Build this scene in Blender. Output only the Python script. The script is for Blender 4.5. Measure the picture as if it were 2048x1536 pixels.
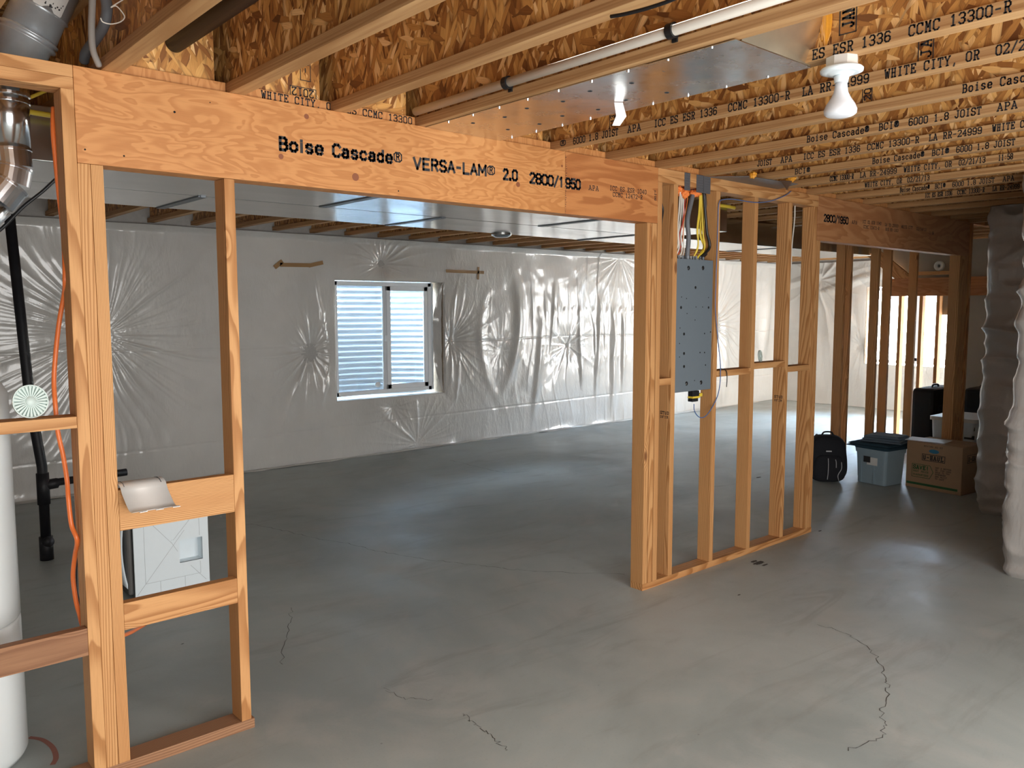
import bpy, bmesh, math, random
import numpy as np
from mathutils import Vector, Matrix, noise as mn
random.seed(7)
PI = math.pi
COL = bpy.context.scene.collection
for o in list(bpy.data.objects): bpy.data.objects.remove(o)

# ------------------------------------------------------------------ camera
F_PX, YAW, PITCH, ROLL = 1640.86, math.radians(41.2178), math.radians(-5.2811), math.radians(-0.0765)
CAM = Vector((-0.6768, -2.9106, 1.5954))
Fw = Vector((math.sin(YAW)*math.cos(PITCH), math.cos(YAW)*math.cos(PITCH), math.sin(PITCH)))
Rt0 = Vector((math.cos(YAW), -math.sin(YAW), 0)); Up0 = Rt0.cross(Fw)
Rt = Rt0*math.cos(ROLL)+Up0*math.sin(ROLL); Up = -Rt0*math.sin(ROLL)+Up0*math.cos(ROLL)
cd = bpy.data.cameras.new('camera'); cam = bpy.data.objects.new('camera', cd); COL.objects.link(cam)
cd.sensor_width = 36; cd.lens = F_PX*36/2048; cd.clip_start = .05; cd.clip_end = 200
cam.matrix_world = Matrix(((Rt.x, Up.x, -Fw.x, CAM.x), (Rt.y, Up.y, -Fw.y, CAM.y), (Rt.z, Up.z, -Fw.z, CAM.z), (0, 0, 0, 1)))
bpy.context.scene.camera = cam
def at(x, y, ax, val):
    """world point on the plane ax=val that the survey photograph shows at x, y"""
    d = Fw+Rt*(x-1024)/F_PX-Up*(y-768)/F_PX; i = 'XYZ'.index(ax)
    return CAM+d*((val-CAM[i])/d[i])

# ------------------------------------------------------------------ world, sun, daylight
sc = bpy.context.scene
w = bpy.data.worlds.new('world'); sc.world = w; w.use_nodes = True
bg = w.node_tree.nodes['Background']; bg.inputs[0].default_value = (.62, .80, 1, 1); bg.inputs[1].default_value = 90.0
sd = bpy.data.lights.new('sun', 'SUN'); sd.energy = 380; sd.angle = .01; sd.color = (1, .93, .82)
sun = bpy.data.objects.new('sun', sd); COL.objects.link(sun)
sun.rotation_euler = Vector((-1, .2, -1.3)).to_track_quat('-Z', 'Y').to_euler(); sun.location = (16, -2, 8)
def area(name, loc, direction, sx, sy, e, col, portal=False):
    l = bpy.data.lights.new(name, 'AREA'); l.shape = 'RECTANGLE'; l.size = sx; l.size_y = sy; l.energy = e; l.color = col
    if portal: l.cycles.is_portal = True
    o = bpy.data.objects.new(name, l); COL.objects.link(o); o.location = loc
    o.rotation_euler = Vector(direction).to_track_quat('-Z', 'Z').to_euler(); return o
area('patio_daylight', (.75, -3.98, 1.08), (0, 1, -.06), 4.1, 2.0, 190, (1, .985, .965))
area('added_side_light', (10.95, -.50, 1.08), (.05, 1, -.04), 2.2, 2.0, 250, (1, .985, .96))  # unseen area lamp added to brighten the far end of the room
area('window_portal_back', (4.3, 5.02, 1.25), (0, -1, 0), 1.4, 1.3, 1, (1, 1, 1), True)
area('window_portal_side', (12.42, .72, 1.3), (-1, 0, 0), 1.2, 1.3, 1, (1, 1, 1), True)
area('window_portal_right', (12.42, 2.5, 1.3), (-1, 0, 0), 1.4, 1.3, 1, (1, 1, 1), True)
sc.view_settings.view_transform = 'Standard'; sc.view_settings.look = 'None'
sc.view_settings.exposure = 0.1; sc.view_settings.gamma = 1; sc.view_settings.use_curve_mapping = False

# ------------------------------------------------------------------ node helper
class NT:
    def __init__(s, name):
        s.m = bpy.data.materials.new(name); s.m.use_nodes = True; s.t = s.m.node_tree
        s.b = s.t.nodes['Principled BSDF']
    def n(s, ty, **kw):
        nd = s.t.nodes.new(ty); ins = kw.pop('i', {})
        for k, v in kw.items(): setattr(nd, k, v)
        for k, v in ins.items(): s.set(nd, k, v)
        return nd
    def set(s, nd, k, v):
        if isinstance(v, bpy.types.NodeSocket): s.t.links.new(v, nd.inputs[k])
        else: nd.inputs[k].default_value = v
    def math(s, op, a, b=0, c=None):
        i = {0: a, 1: b}
        if c is not None: i[2] = c
        return s.n('ShaderNodeMath', operation=op, i=i).outputs[0]
    def mix(s, f, a, b, bt='MIX'):
        nd = s.n('ShaderNodeMix', data_type='RGBA', blend_type=bt, i={0: f})
        for k, v in ((6, a), (7, b)): s.set(nd, k, v if isinstance(v, bpy.types.NodeSocket) else (*v, 1)[:4])
        return nd.outputs[2]
    def ramp(s, f, stops, interp='LINEAR'):
        nd = s.n('ShaderNodeValToRGB', i={0: f}); cr = nd.color_ramp; cr.interpolation = interp
        while len(cr.elements) < len(stops): cr.elements.new(.5)
        for e, (p, c) in zip(cr.elements, stops): e.position = p; e.color = (*c, 1) if len(c) == 3 else c
        return nd.outputs[0]
    def sm(s, f, a, b):
        return s.n('ShaderNodeMapRange', interpolation_type='SMOOTHSTEP', i={0: f, 1: a, 2: b}).outputs[0]
    def noise(s, vec, scale, detail=3, rough=.5, dist=0):
        return s.n('ShaderNodeTexNoise', i={'Vector': vec, 'Scale': scale, 'Detail': detail, 'Roughness': rough, 'Distortion': dist}).outputs[0]
    def bump(s, h, strength=.3, dist=.01):
        nd = s.n('ShaderNodeBump', i={'Height': h, 'Strength': strength, 'Distance': dist}); s.set(s.b, 'Normal', nd.outputs[0])
    def obj(s): return s.n('ShaderNodeTexCoord').outputs['Object']
    def vscale(s, v, x, y, z): return s.n('ShaderNodeVectorMath', operation='MULTIPLY', i={0: v, 1: (x, y, z)}).outputs[0]
    def fin(s, col=None, rough=.5, metal=0, spec=.5, coat=0, coatr=.1):
        if col is not None: s.set(s.b, 'Base Color', col if isinstance(col, bpy.types.NodeSocket) else (*col, 1))
        s.set(s.b, 'Roughness', rough); s.set(s.b, 'Metallic', metal); s.set(s.b, 'Specular IOR Level', spec)
        if coat: s.set(s.b, 'Coat Weight', coat); s.set(s.b, 'Coat Roughness', coatr)
        return s.m

def plain(name, col, rough=.5, metal=0, spec=.5, var=.06, bump=.0, sc_=30, coat=0):
    t = NT(name); o = t.obj(); n = t.noise(o, sc_, 4, .6)
    c = t.mix(n, tuple(x*(1-var) for x in col), tuple(min(1, x*(1+var)) for x in col))
    if bump: t.bump(n, bump, .004)
    return t.fin(c, rough, metal, spec, coat)

def fir(name, light, dark, ringw=.0042, contrast=1.0):
    """sawn fir: growth rings about a centre outside the board, long axis local Z"""
    t = NT(name); o = t.obj(); rnd = t.n('ShaderNodeObjectInfo').outputs['Random']
    off = t.n('ShaderNodeCombineXYZ', i={0: t.math('MULTIPLY_ADD', rnd, .14, -.10), 1: t.math('MULTIPLY_ADD', t.math('FRACT', t.math('MULTIPLY', rnd, 17.3)), .12, .03), 2: t.math('MULTIPLY', rnd, 31)}).outputs[0]
    v = t.n('ShaderNodeVectorMath', operation='ADD', i={0: o, 1: off}).outputs[0]
    # knots
    kv = t.vscale(v, 7, 7, 2.6)
    vo = t.n('ShaderNodeTexVoronoi', i={'Vector': kv, 'Scale': 1.0, 'Randomness': 1.0})
    kd = vo.outputs['Distance']; kc = t.n('ShaderNodeSeparateColor', i={0: vo.outputs['Color']}).outputs[0]
    kon = t.math('GREATER_THAN', kc, .40)
    kpull = t.math('MULTIPLY', t.math('SUBTRACT', 1, t.sm(kd, .0, .26)), kon)
    warp = t.noise(t.vscale(v, 6, 6, .9), 1.0, 2, .5)
    warp2 = t.noise(t.vscale(v, 30, 30, 4), 1.0, 2, .5)
    xy = t.vscale(v, 1, 1, .012)
    r = t.n('ShaderNodeVectorMath', operation='LENGTH', i={0: xy}).outputs['Value']
    r = t.math('ADD', r, t.math('MULTIPLY', warp, .035)); r = t.math('ADD', r, t.math('MULTIPLY', warp2, .0022))
    r = t.math('ADD', r, t.math('MULTIPLY', kpull, .013))
    ph = t.math('FRACT', t.math('DIVIDE', r, ringw))
    late = t.math('MULTIPLY', t.sm(ph, .25, .86), t.math('SUBTRACT', 1, t.sm(ph, .9, 1.0)))
    fine = t.noise(t.vscale(v, 400, 400, 9), 1.0, 3, .6)
    tone = t.noise(t.vscale(v, 9, 9, .7), 1.0, 3, .5)
    c = t.mix(t.math('MULTIPLY', late, .85*contrast), light, dark)
    c = t.mix(t.math('MULTIPLY', t.sm(fine, .45, .75), .22), c, tuple(x*.6 for x in dark))
    c = t.mix(t.math('MULTIPLY', t.sm(tone, .4, .75), .45), c, t.mix(1.0, c, (.80, .62, .50), 'MULTIPLY'))
    c = t.mix(t.math('MULTIPLY', rnd, .28), c, t.mix(1.0, c, (.82, .70, .60), 'MULTIPLY'))
    kn = t.math('MULTIPLY', t.math('SUBTRACT', 1, t.sm(kd, .05, .12)), kon)
    c = t.mix(t.math('MULTIPLY', kn, .8), c, (.16, .055, .02))
    t.bump(t.math('ADD', t.math('MULTIPLY', late, .6), fine), .22, .002)
    return t.fin(c, .62, 0, .3)

def lvl(name, a, b, sx=9, sz=2.6, k=12.0):
    t = NT(name); o = t.obj(); rnd = t.n('ShaderNodeObjectInfo').outputs['Random']
    v = t.n('ShaderNodeVectorMath', operation='ADD', i={0: o, 1: t.n('ShaderNodeCombineXYZ', i={2: t.math('MULTIPLY', rnd, 23)}).outputs[0]}).outputs[0]
    n = t.noise(t.vscale(v, sx, sx, sz), 1.0, 3.0, .5, .6)
    n2 = t.noise(t.vscale(v, 30, 30, 6), 1.0, 2, .5)
    q = t.math('FRACT', t.math('ADD', t.math('MULTIPLY', n, k), t.math('MULTIPLY', n2, .25)))
    band = t.math('MULTIPLY', t.sm(q, .15, .75), t.math('SUBTRACT', 1, t.sm(q, .88, .98)))
    fine = t.noise(t.vscale(v, 350, 350, 12), 1.0, 3, .6)
    vo = t.n('ShaderNodeTexVoronoi', i={'Vector': t.vscale(v, 5.5, 5.5, 2.6), 'Scale': 1.0})
    kc = t.n('ShaderNodeSeparateColor', i={0: vo.outputs['Color']}).outputs[0]
    kn = t.math('MULTIPLY', t.math('SUBTRACT', 1, t.sm(vo.outputs['Distance'], .05, .085)), t.math('GREATER_THAN', kc, .5))
    c = t.mix(t.math('MULTIPLY', band, .7), a, b)
    c = t.mix(t.math('MULTIPLY', t.sm(fine, .5, .8), .25), c, tuple(x*.55 for x in b))
    c = t.mix(t.math('MULTIPLY', kn, .8), c, (.20, .06, .025))
    t.bump(fine, .12, .002)
    return t.fin(c, .55, 0, .35)

def flange_mat(name):
    """laminated veneer flange, thin glue lines along the joist"""
    t = NT(name); o = t.obj(); rnd = t.n('ShaderNodeObjectInfo').outputs['Random']
    s = t.n('ShaderNodeSeparateXYZ', i={0: o})
    warp = t.noise(t.vscale(o, 20, 1.2, 20), 1.0, 2, .5)
    n = t.noise(t.vscale(o, 9, 1.1, 150), 1.0, 2, .5)
    m = t.noise(t.vscale(o, 60, 2.5, 60), 1.0, 3, .55)
    lam = t.math('FRACT', t.math('ADD', t.math('MULTIPLY', s.outputs[2], 320), t.math('MULTIPLY', warp, 1.2)))
    c = t.mix(t.sm(n, .38, .66), (.60, .36, .165), (.40, .205, .08))
    c = t.mix(t.math('MULTIPLY', t.sm(m, .42, .72), .6), c, (.36, .17, .065))
    c = t.mix(t.math('MULTIPLY', t.math('LESS_THAN', lam, .12), .55), c, (.17, .075, .03))
    c = t.mix(t.math('MULTIPLY', rnd, .2), c, (.3, .16, .07))
    t.bump(m, .2, .002)
    return t.fin(c, .6, 0, .3)

def osb(name, mode='wall', dark=1.28):
    t = NT(name); o = t.obj(); s = t.n('ShaderNodeSeparateXYZ', i={0: o}); rnd = t.n('ShaderNodeObjectInfo').outputs['Random']
    if mode == 'wall': u = t.math('ADD', s.outputs[0], s.outputs[1]); v = s.outputs[2]
    else: u = s.outputs[0]; v = s.outputs[1]
    u = t.math('ADD', u, t.math('MULTIPLY', rnd, 13))
    def layer(ang, lu, lv, seed):
        ca, sa = math.cos(ang), math.sin(ang)
        a = t.math('ADD', t.math('MULTIPLY', u, ca), t.math('MULTIPLY', v, sa))
        b = t.math('SUBTRACT', t.math('MULTIPLY', v, ca), t.math('MULTIPLY', u, sa))
        vec = t.n('ShaderNodeCombineXYZ', i={0: t.math('DIVIDE', a, lu), 1: t.math('DIVIDE', b, lv), 2: seed}).outputs[0]
        vo = t.n('ShaderNodeTexVoronoi', i={'Vector': vec, 'Scale': 1.0}); vo.voronoi_dimensions = '2D' if False else '3D'
        fib = t.noise(t.n('ShaderNodeCombineXYZ', i={0: t.math('MULTIPLY', a, 14), 1: t.math('MULTIPLY', b, 420), 2: seed}).outputs[0], 1, 2, .5)
        cs = t.n('ShaderNodeSeparateColor', i={0: vo.outputs['Color']})
        return cs.outputs[0], cs.outputs[1], vo.outputs['Distance'], fib
    L = [layer(PI/2+.12, .105, .021, 1.3), layer(PI/2-.38, .085, .018, 5.1), layer(PI/2+.62, .075, .017, 9.7), layer(.3, .07, .02, 14.2)]
    val, pick, d, fib = L[0]
    for (v2, p2, d2, f2), th in zip(L[1:], (.55, .68, .86)):
        g = t.math('GREATER_THAN', p2, th)
        def mx(a, b): return t.n('ShaderNodeMix', data_type='FLOAT', i={0: g, 2: a, 3: b}).outputs[0]
        val, d, fib = mx(val, v2), mx(d, d2), mx(fib, f2)
    k = dark
    c = t.ramp(val, [(0, (.13*k, .045*k, .012*k)), (.14, (.30*k, .12*k, .030*k)), (.5, (.48*k, .23*k, .062*k)), (.8, (.62*k, .34*k, .105*k)), (1, (.80*k, .52*k, .24*k))])
    c = t.mix(t.math('MULTIPLY', t.sm(fib, .4, .8), .45), c, t.mix(1.0, c, (.55, .45, .38), 'MULTIPLY'))
    c = t.mix(t.math('MULTIPLY', t.sm(d, .5, .85), .55), c, (.12*k, .045*k, .014*k))
    t.bump(t.math('ADD', val, t.math('MULTIPLY', fib, .3)), .35, .003)
    return t.fin(c, .5, 0, .45)

def metal(name, col=(.62, .64, .65), rough=.3, var=.25, stretch=(6, 6, 6), spang=True):
    t = NT(name); o = t.obj()
    n = t.noise(t.vscale(o, *stretch), 1.0, 4, .55)
    vo = t.n('ShaderNodeTexVoronoi', i={'Vector': t.vscale(o, 70, 70, 70), 'Scale': 1.0})
    sp = t.n('ShaderNodeSeparateColor', i={0: vo.outputs['Color']}).outputs[0]
    f = t.math('ADD', t.math('MULTIPLY', n, .7), t.math('MULTIPLY', sp, .3 if spang else 0))
    c = t.mix(f, tuple(x*(1-var) for x in col), col)
    rg = t.n('ShaderNodeMapRange', i={0: n, 1: .3, 2: .7, 3: rough*.75, 4: rough*1.35}).outputs[0]
    t.bump(t.noise(t.vscale(o, 5, 5, 5), 1.0, 2, .4), .12, .02)
    return t.fin(c, rg, 1.0)

def plastic_sheet(name, col=(.60, .585, .55), stretch=1.0):
    t = NT(name); o = t.obj()
    n = t.noise(t.vscale(o, 1.2, 1.2, 1.2), 1.0, 3, .5)
    n2 = t.noise(t.vscale(o, 26, 26, 9), 1.0, 4, .55, .4)
    n3 = t.noise(t.vscale(o, 70, 70, 22), 1.0, 3, .5)
    c = t.mix(t.sm(n, .3, .7), tuple(x*.86 for x in col), col)
    t.bump(t.math('ADD', n2, t.math('MULTIPLY', n3, .35)), .38, .012)
    return t.fin(c, .38, 0, .5, 1.0, .10)

def concrete(name):
    t = NT(name); o = t.obj()
    a = t.noise(o, .55, 5, .6, .6); b = t.noise(o, 2.3, 6, .62, .8); c_ = t.noise(o, 90, 4, .6); s = t.noise(t.vscale(o, 1.2, 5, 1), 1.0, 5, .6, 1.2)
    c = t.ramp(a, [(.3, (.27, .305, .30)), (.5, (.385, .43, .42)), (.72, (.49, .535, .52))])
    c = t.mix(t.math('MULTIPLY', t.sm(b, .45, .72), .45), c, (.50, .495, .47))
    c = t.mix(t.math('MULTIPLY', t.sm(s, .52, .75), .35), c, (.22, .217, .20))
    c = t.mix(t.math('MULTIPLY', t.sm(c_, .55, .8), .22), c, (.19, .19, .18))
    vo = t.n('ShaderNodeTexVoronoi', i={'Vector': o, 'Scale': 5.0})
    spot = t.math('SUBTRACT', 1, t.sm(vo.outputs['Distance'], .012, .03))
    c = t.mix(t.math('MULTIPLY', spot, .5), c, (.14, .135, .125))
    rg = t.n('ShaderNodeMapRange', i={0: b, 1: .3, 2: .7, 3: .36, 4: .6}).outputs[0]
    t.bump(t.math('ADD', c_, t.math('MULTIPLY', b, 2.5)), .12, .004)
    return t.fin(c, rg, 0, .4)

M = dict(
    fir=fir('fir_stud_wood', (.66, .36, .150), (.40, .175, .055)),
    fird=fir('old_stained_wood', (.36, .19, .10), (.20, .09, .045), .006, .8),
    lvl=lvl('laminated_beam_wood', (.62, .285, .100), (.47, .185, .055)),
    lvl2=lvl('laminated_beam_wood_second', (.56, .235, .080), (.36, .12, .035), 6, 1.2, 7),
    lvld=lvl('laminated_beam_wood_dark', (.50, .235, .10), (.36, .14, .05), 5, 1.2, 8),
    flange=flange_mat('joist_flange_wood'), osb=osb('strand_board'), osbc=osb('strand_board_subfloor', 'flat', .8),
    concrete=concrete('concrete_floor'),
    concwall=plain('concrete_wall', (.4, .39, .37), .8, bump=.3, var=.15),
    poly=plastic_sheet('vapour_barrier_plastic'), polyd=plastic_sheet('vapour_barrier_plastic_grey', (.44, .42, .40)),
    galv=metal('galvanised_steel', (.78, .81, .84), .24), galvm=plain('galvanised_round_duct', (.42, .45, .47), .33, .45, var=.12), galvd=plain('galvanised_steel_dull', (.17, .19, .21), .4, .5, var=.15),
    chrome=metal('bright_flue_metal', (.92, .94, .97), .16, .1, spang=False),
    alu=plain('silver_sheet_metal', (.80, .80, .78), .42, .35, var=.04),
    panel=plain('grey_panel_paint', (.155, .19, .22), .38, var=.03), hole=plain('dark_hole', (.008, .008, .008), .9),
    white=plain('white_plastic', (.80, .88, .92), .35, var=.02), tank=plain('white_enamel', (.74, .78, .78), .25, var=.02),
    vinyl=plain('white_vinyl', (.86, .90, .93), .35, var=.02), pvc=plain('white_pvc_pipe', (.78, .74, .66), .4, var=.03),
    black=plain('black_plastic', (.012, .013, .015), .35), abs=plain('black_drain_pipe', (.010, .010, .012), .5, 0, .3),
    fabric=plain('black_fabric', (.008, .009, .013), .85, bump=.5, sc_=200), rubber=plain('black_rubber', (.02, .02, .02), .6),
    orange=plain('orange_plastic', (.85, .20, .045), .35), foam=plain('orange_fire_foam', (.90, .24, .05), .7, bump=.8, sc_=80),
    amber=plain('amber_glue', (.75, .33, .035), .25, bump=.4, sc_=50), yellow=plain('yellow_jacket', (.82, .60, .06), .4),
    wwire=plain('white_cable_jacket', (.78, .74, .66), .45), grey=plain('grey_cable_jacket', (.14, .15, .165), .5),
    gpipe=plain('grey_pipe', (.30, .28, .26), .5), red=plain('red_cable_jacket', (.40, .035, .02), .45), blue=plain('blue_cable_jacket', (.07, .15, .36), .4),
    ink=plain('black_ink', (.030, .030, .032), .7), tape=plain('brown_tape', (.30, .175, .075), .35), greenink=plain('green_ink', (.03, .12, .04), .7),
    blueink=plain('blue_ink', (.04, .22, .38), .6), card=plain('cardboard', (.42, .27, .155), .8, var=.06), tote=plain('blue_grey_tote_plastic', (.30, .40, .46), .4, var=.04),
    cloth=plain('blue_grey_cloth', (.11, .15, .19), .9, bump=.6, sc_=60), clothd=plain('dark_teal_cloth', (.02, .055, .08), .9, bump=.5, sc_=60),
    paper=plain('white_paper', (.75, .75, .72), .6), drywall=plain('grey_drywall', (.42, .39, .34), .85), pale=plain('pale_lid_plastic', (.62, .60, .54), .5),
    gravel=plain('outdoor_gravel', (.48, .40, .33), .9, var=.5, bump=1, sc_=25), stain=plain('floor_crack', (.075, .07, .065), .95),
    lightstain=plain('pale_floor_splash', (.42, .41, .38), .8), redmark=plain('red_floor_marking', (.30, .13, .10), .8),
    plate=plain('nail_plate_steel', (.13, .135, .15), .5, .3), bulb=plain('frosted_bulb_glass', (.80, .83, .88), .25, var=.01),
    well=plain('corrugated_steel', (.235, .26, .28), .45, .2, var=.18, sc_=8), dirt=plain('rough_opening_edge', (.28, .22, .16), .9, var=.5, bump=.8, sc_=60), brick=plain('red_brick', (.5, .12, .08), .8),
)
def glass():
    t = NT('window_glass'); nt = t.t
    tr = t.n('ShaderNodeBsdfTransparent', i={0: (.93, .97, 1, 1)}); gl = t.n('ShaderNodeBsdfGlossy', i={'Roughness': .02})
    fr = t.n('ShaderNodeFresnel', i={0: 1.45}); mx = t.n('ShaderNodeMixShader', i={0: fr.outputs[0], 1: tr.outputs[0], 2: gl.outputs[0]})
    nt.links.new(mx.outputs[0], nt.nodes['Material Output'].inputs[0]); return t.m
M['glass'] = glass()
def screen():
    t = NT('insect_screen'); nt = t.t
    tr = t.n('ShaderNodeBsdfTransparent', i={0: (.9, .9, .9, 1)}); df = t.n('ShaderNodeBsdfDiffuse', i={0: (.55, .55, .55, 1)})
    mx = t.n('ShaderNodeMixShader', i={0: .35, 1: tr.outputs[0], 2: df.outputs[0]})
    nt.links.new(mx.outputs[0], nt.nodes['Material Output'].inputs[0]); return t.m
M['screen'] = screen()

# ------------------------------------------------------------------ mesh helpers
def mesh_obj(name, verts, faces, mat, parent=None, smooth=False, loc=None):
    me = bpy.data.meshes.new(name); me.from_pydata([tuple(v) for v in verts], [], faces); me.validate()
    bm = bmesh.new(); bm.from_mesh(me); bmesh.ops.recalc_face_normals(bm, faces=bm.faces); bm.to_mesh(me); bm.free()
    if isinstance(mat, str): mat = M[mat]
    me.materials.append(mat)
    if smooth:
        for p in me.polygons: p.use_smooth = True
    o = bpy.data.objects.new(name, me); COL.objects.link(o)
    if parent: o.parent = parent
    if loc: o.location = loc
    return o
class MB:
    def __init__(s): s.v = []; s.f = []
    def add(s, vs, fs):
        b = len(s.v); s.v += [tuple(v) for v in vs]; s.f += [tuple(b+i for i in f) for f in fs]; return s
    def box(s, a, b, bev=0, mat=None):
        bm = bmesh.new(); bmesh.ops.create_cube(bm, size=1)
        for v in bm.verts:
            v.co = Vector(((a[i]+b[i])/2+v.co[i]*(b[i]-a[i]) for i in range(3)))
        if bev: bmesh.ops.bevel(bm, geom=list(bm.edges), offset=bev, segments=2, profile=.5, affect='EDGES')
        if mat: bmesh.ops.transform(bm, matrix=mat, verts=bm.verts)
        bm.verts.index_update(); s.add([v.co[:] for v in bm.verts], [[v.index for v in f.verts] for f in bm.faces]); bm.free(); return s
    def tube(s, pts, r, seg=10, cap=True):
        pts = [Vector(p) for p in pts]; n = len(pts); rs = r if isinstance(r, (list, tuple)) else [r]*n
        vs = []; fs = []; prev = None
        for i, p in enumerate(pts):
            d = (pts[min(i+1, n-1)]-pts[max(i-1, 0)]).normalized()
            if prev is None:
                a = d.orthogonal().normalized()
            else:
                a = (prev-d*prev.dot(d)).normalized()
            prev = a; b = d.cross(a)
            for k in range(seg):
                t = 2*PI*k/seg; vs.append(p+(a*math.cos(t)+b*math.sin(t))*rs[i])
        for i in range(n-1):
            for k in range(seg):
                k2 = (k+1) % seg; fs.append((i*seg+k, i*seg+k2, (i+1)*seg+k2, (i+1)*seg+k))
        if cap: fs.append(tuple(range(seg))); fs.append(tuple((n-1)*seg+k for k in range(seg)))
        return s.add(vs, fs)
    def lathe(s, prof, c=(0, 0, 0), seg=32, mat=None):
        vs = []; fs = []; n = len(prof)
        for k in range(seg):
            t = 2*PI*k/seg
            for r, z in prof: vs.append(Vector((r*math.cos(t), r*math.sin(t), z)))
        if mat: vs = [mat @ v for v in vs]
        vs = [v+Vector(c) for v in vs]
        for k in range(seg):
            for i in range(n-1):
                k2 = (k+1) % seg; fs.append((k*n+i, k2*n+i, k2*n+i+1, k*n+i+1))
        if prof[0][0] > 1e-6: fs.append(tuple(k*n for k in range(seg)))
        if prof[-1][0] > 1e-6: fs.append(tuple(k*n+n-1 for k in range(seg)))
        return s.add(vs, fs)
    def build(s, name, mat, parent=None, smooth=False, loc=None): return mesh_obj(name, s.v, s.f, mat, parent, smooth, loc)
def smooth_path(pts, n=8):
    """Catmull-Rom through the points"""
    P = [Vector(p) for p in pts]; P = [P[0]*2-P[1]]+P+[P[-1]*2-P[-2]]; out = []
    for i in range(1, len(P)-2):
        for k in range(n):
            t = k/n; a, b, c, d = P[i-1:i+3]
            out.append(.5*((2*b)+(c-a)*t+(2*a-5*b+4*c-d)*t*t+(3*b-a-3*c+d)*t**3))
    out.append(P[-2]); return out
def tag(o, label=None, cat=None, group=None, kind=None):
    if label: o['label'] = label
    if cat: o['category'] = cat
    if group: o['group'] = group
    if kind: o['kind'] = kind
    return o
def empty(name, loc=(0, 0, 0)):
    o = bpy.data.objects.new(name, None); COL.objects.link(o); o.location = loc; o.empty_display_size = .05; return o
def struct(o): o['kind'] = 'structure'; return o
def board(name, a, b, mat='fir', label=None, cat=None, group=None, parent=None, bev=.0015):
    """rectangular timber from corner a to corner b, local Z along its length"""
    a = Vector(a); b = Vector(b); s = b-a; c = (a+b)/2; ax = max(range(3), key=lambda i: s[i])
    if ax == 2: R = Matrix.Identity(3); d = (s.x, s.y, s.z)
    elif ax == 0: R = Matrix(((0, 0, 1), (0, 1, 0), (-1, 0, 0))); d = (s.z, s.y, s.x)
    else: R = Matrix(((1, 0, 0), (0, 0, 1), (0, -1, 0))); d = (s.x, s.z, s.y)
    m = MB().box((-d[0]/2, -d[1]/2, -d[2]/2), (d[0]/2, d[1]/2, d[2]/2), bev)
    o = m.build(name, mat, parent); o.matrix_local = R.to_4x4(); o.location = c
    if parent: o.location = c-parent.location
    if label: tag(o, label, cat, group)
    return o
def thing(name, loc, label, cat, group=None): return tag(empty(name, loc), label, cat, group)

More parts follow.
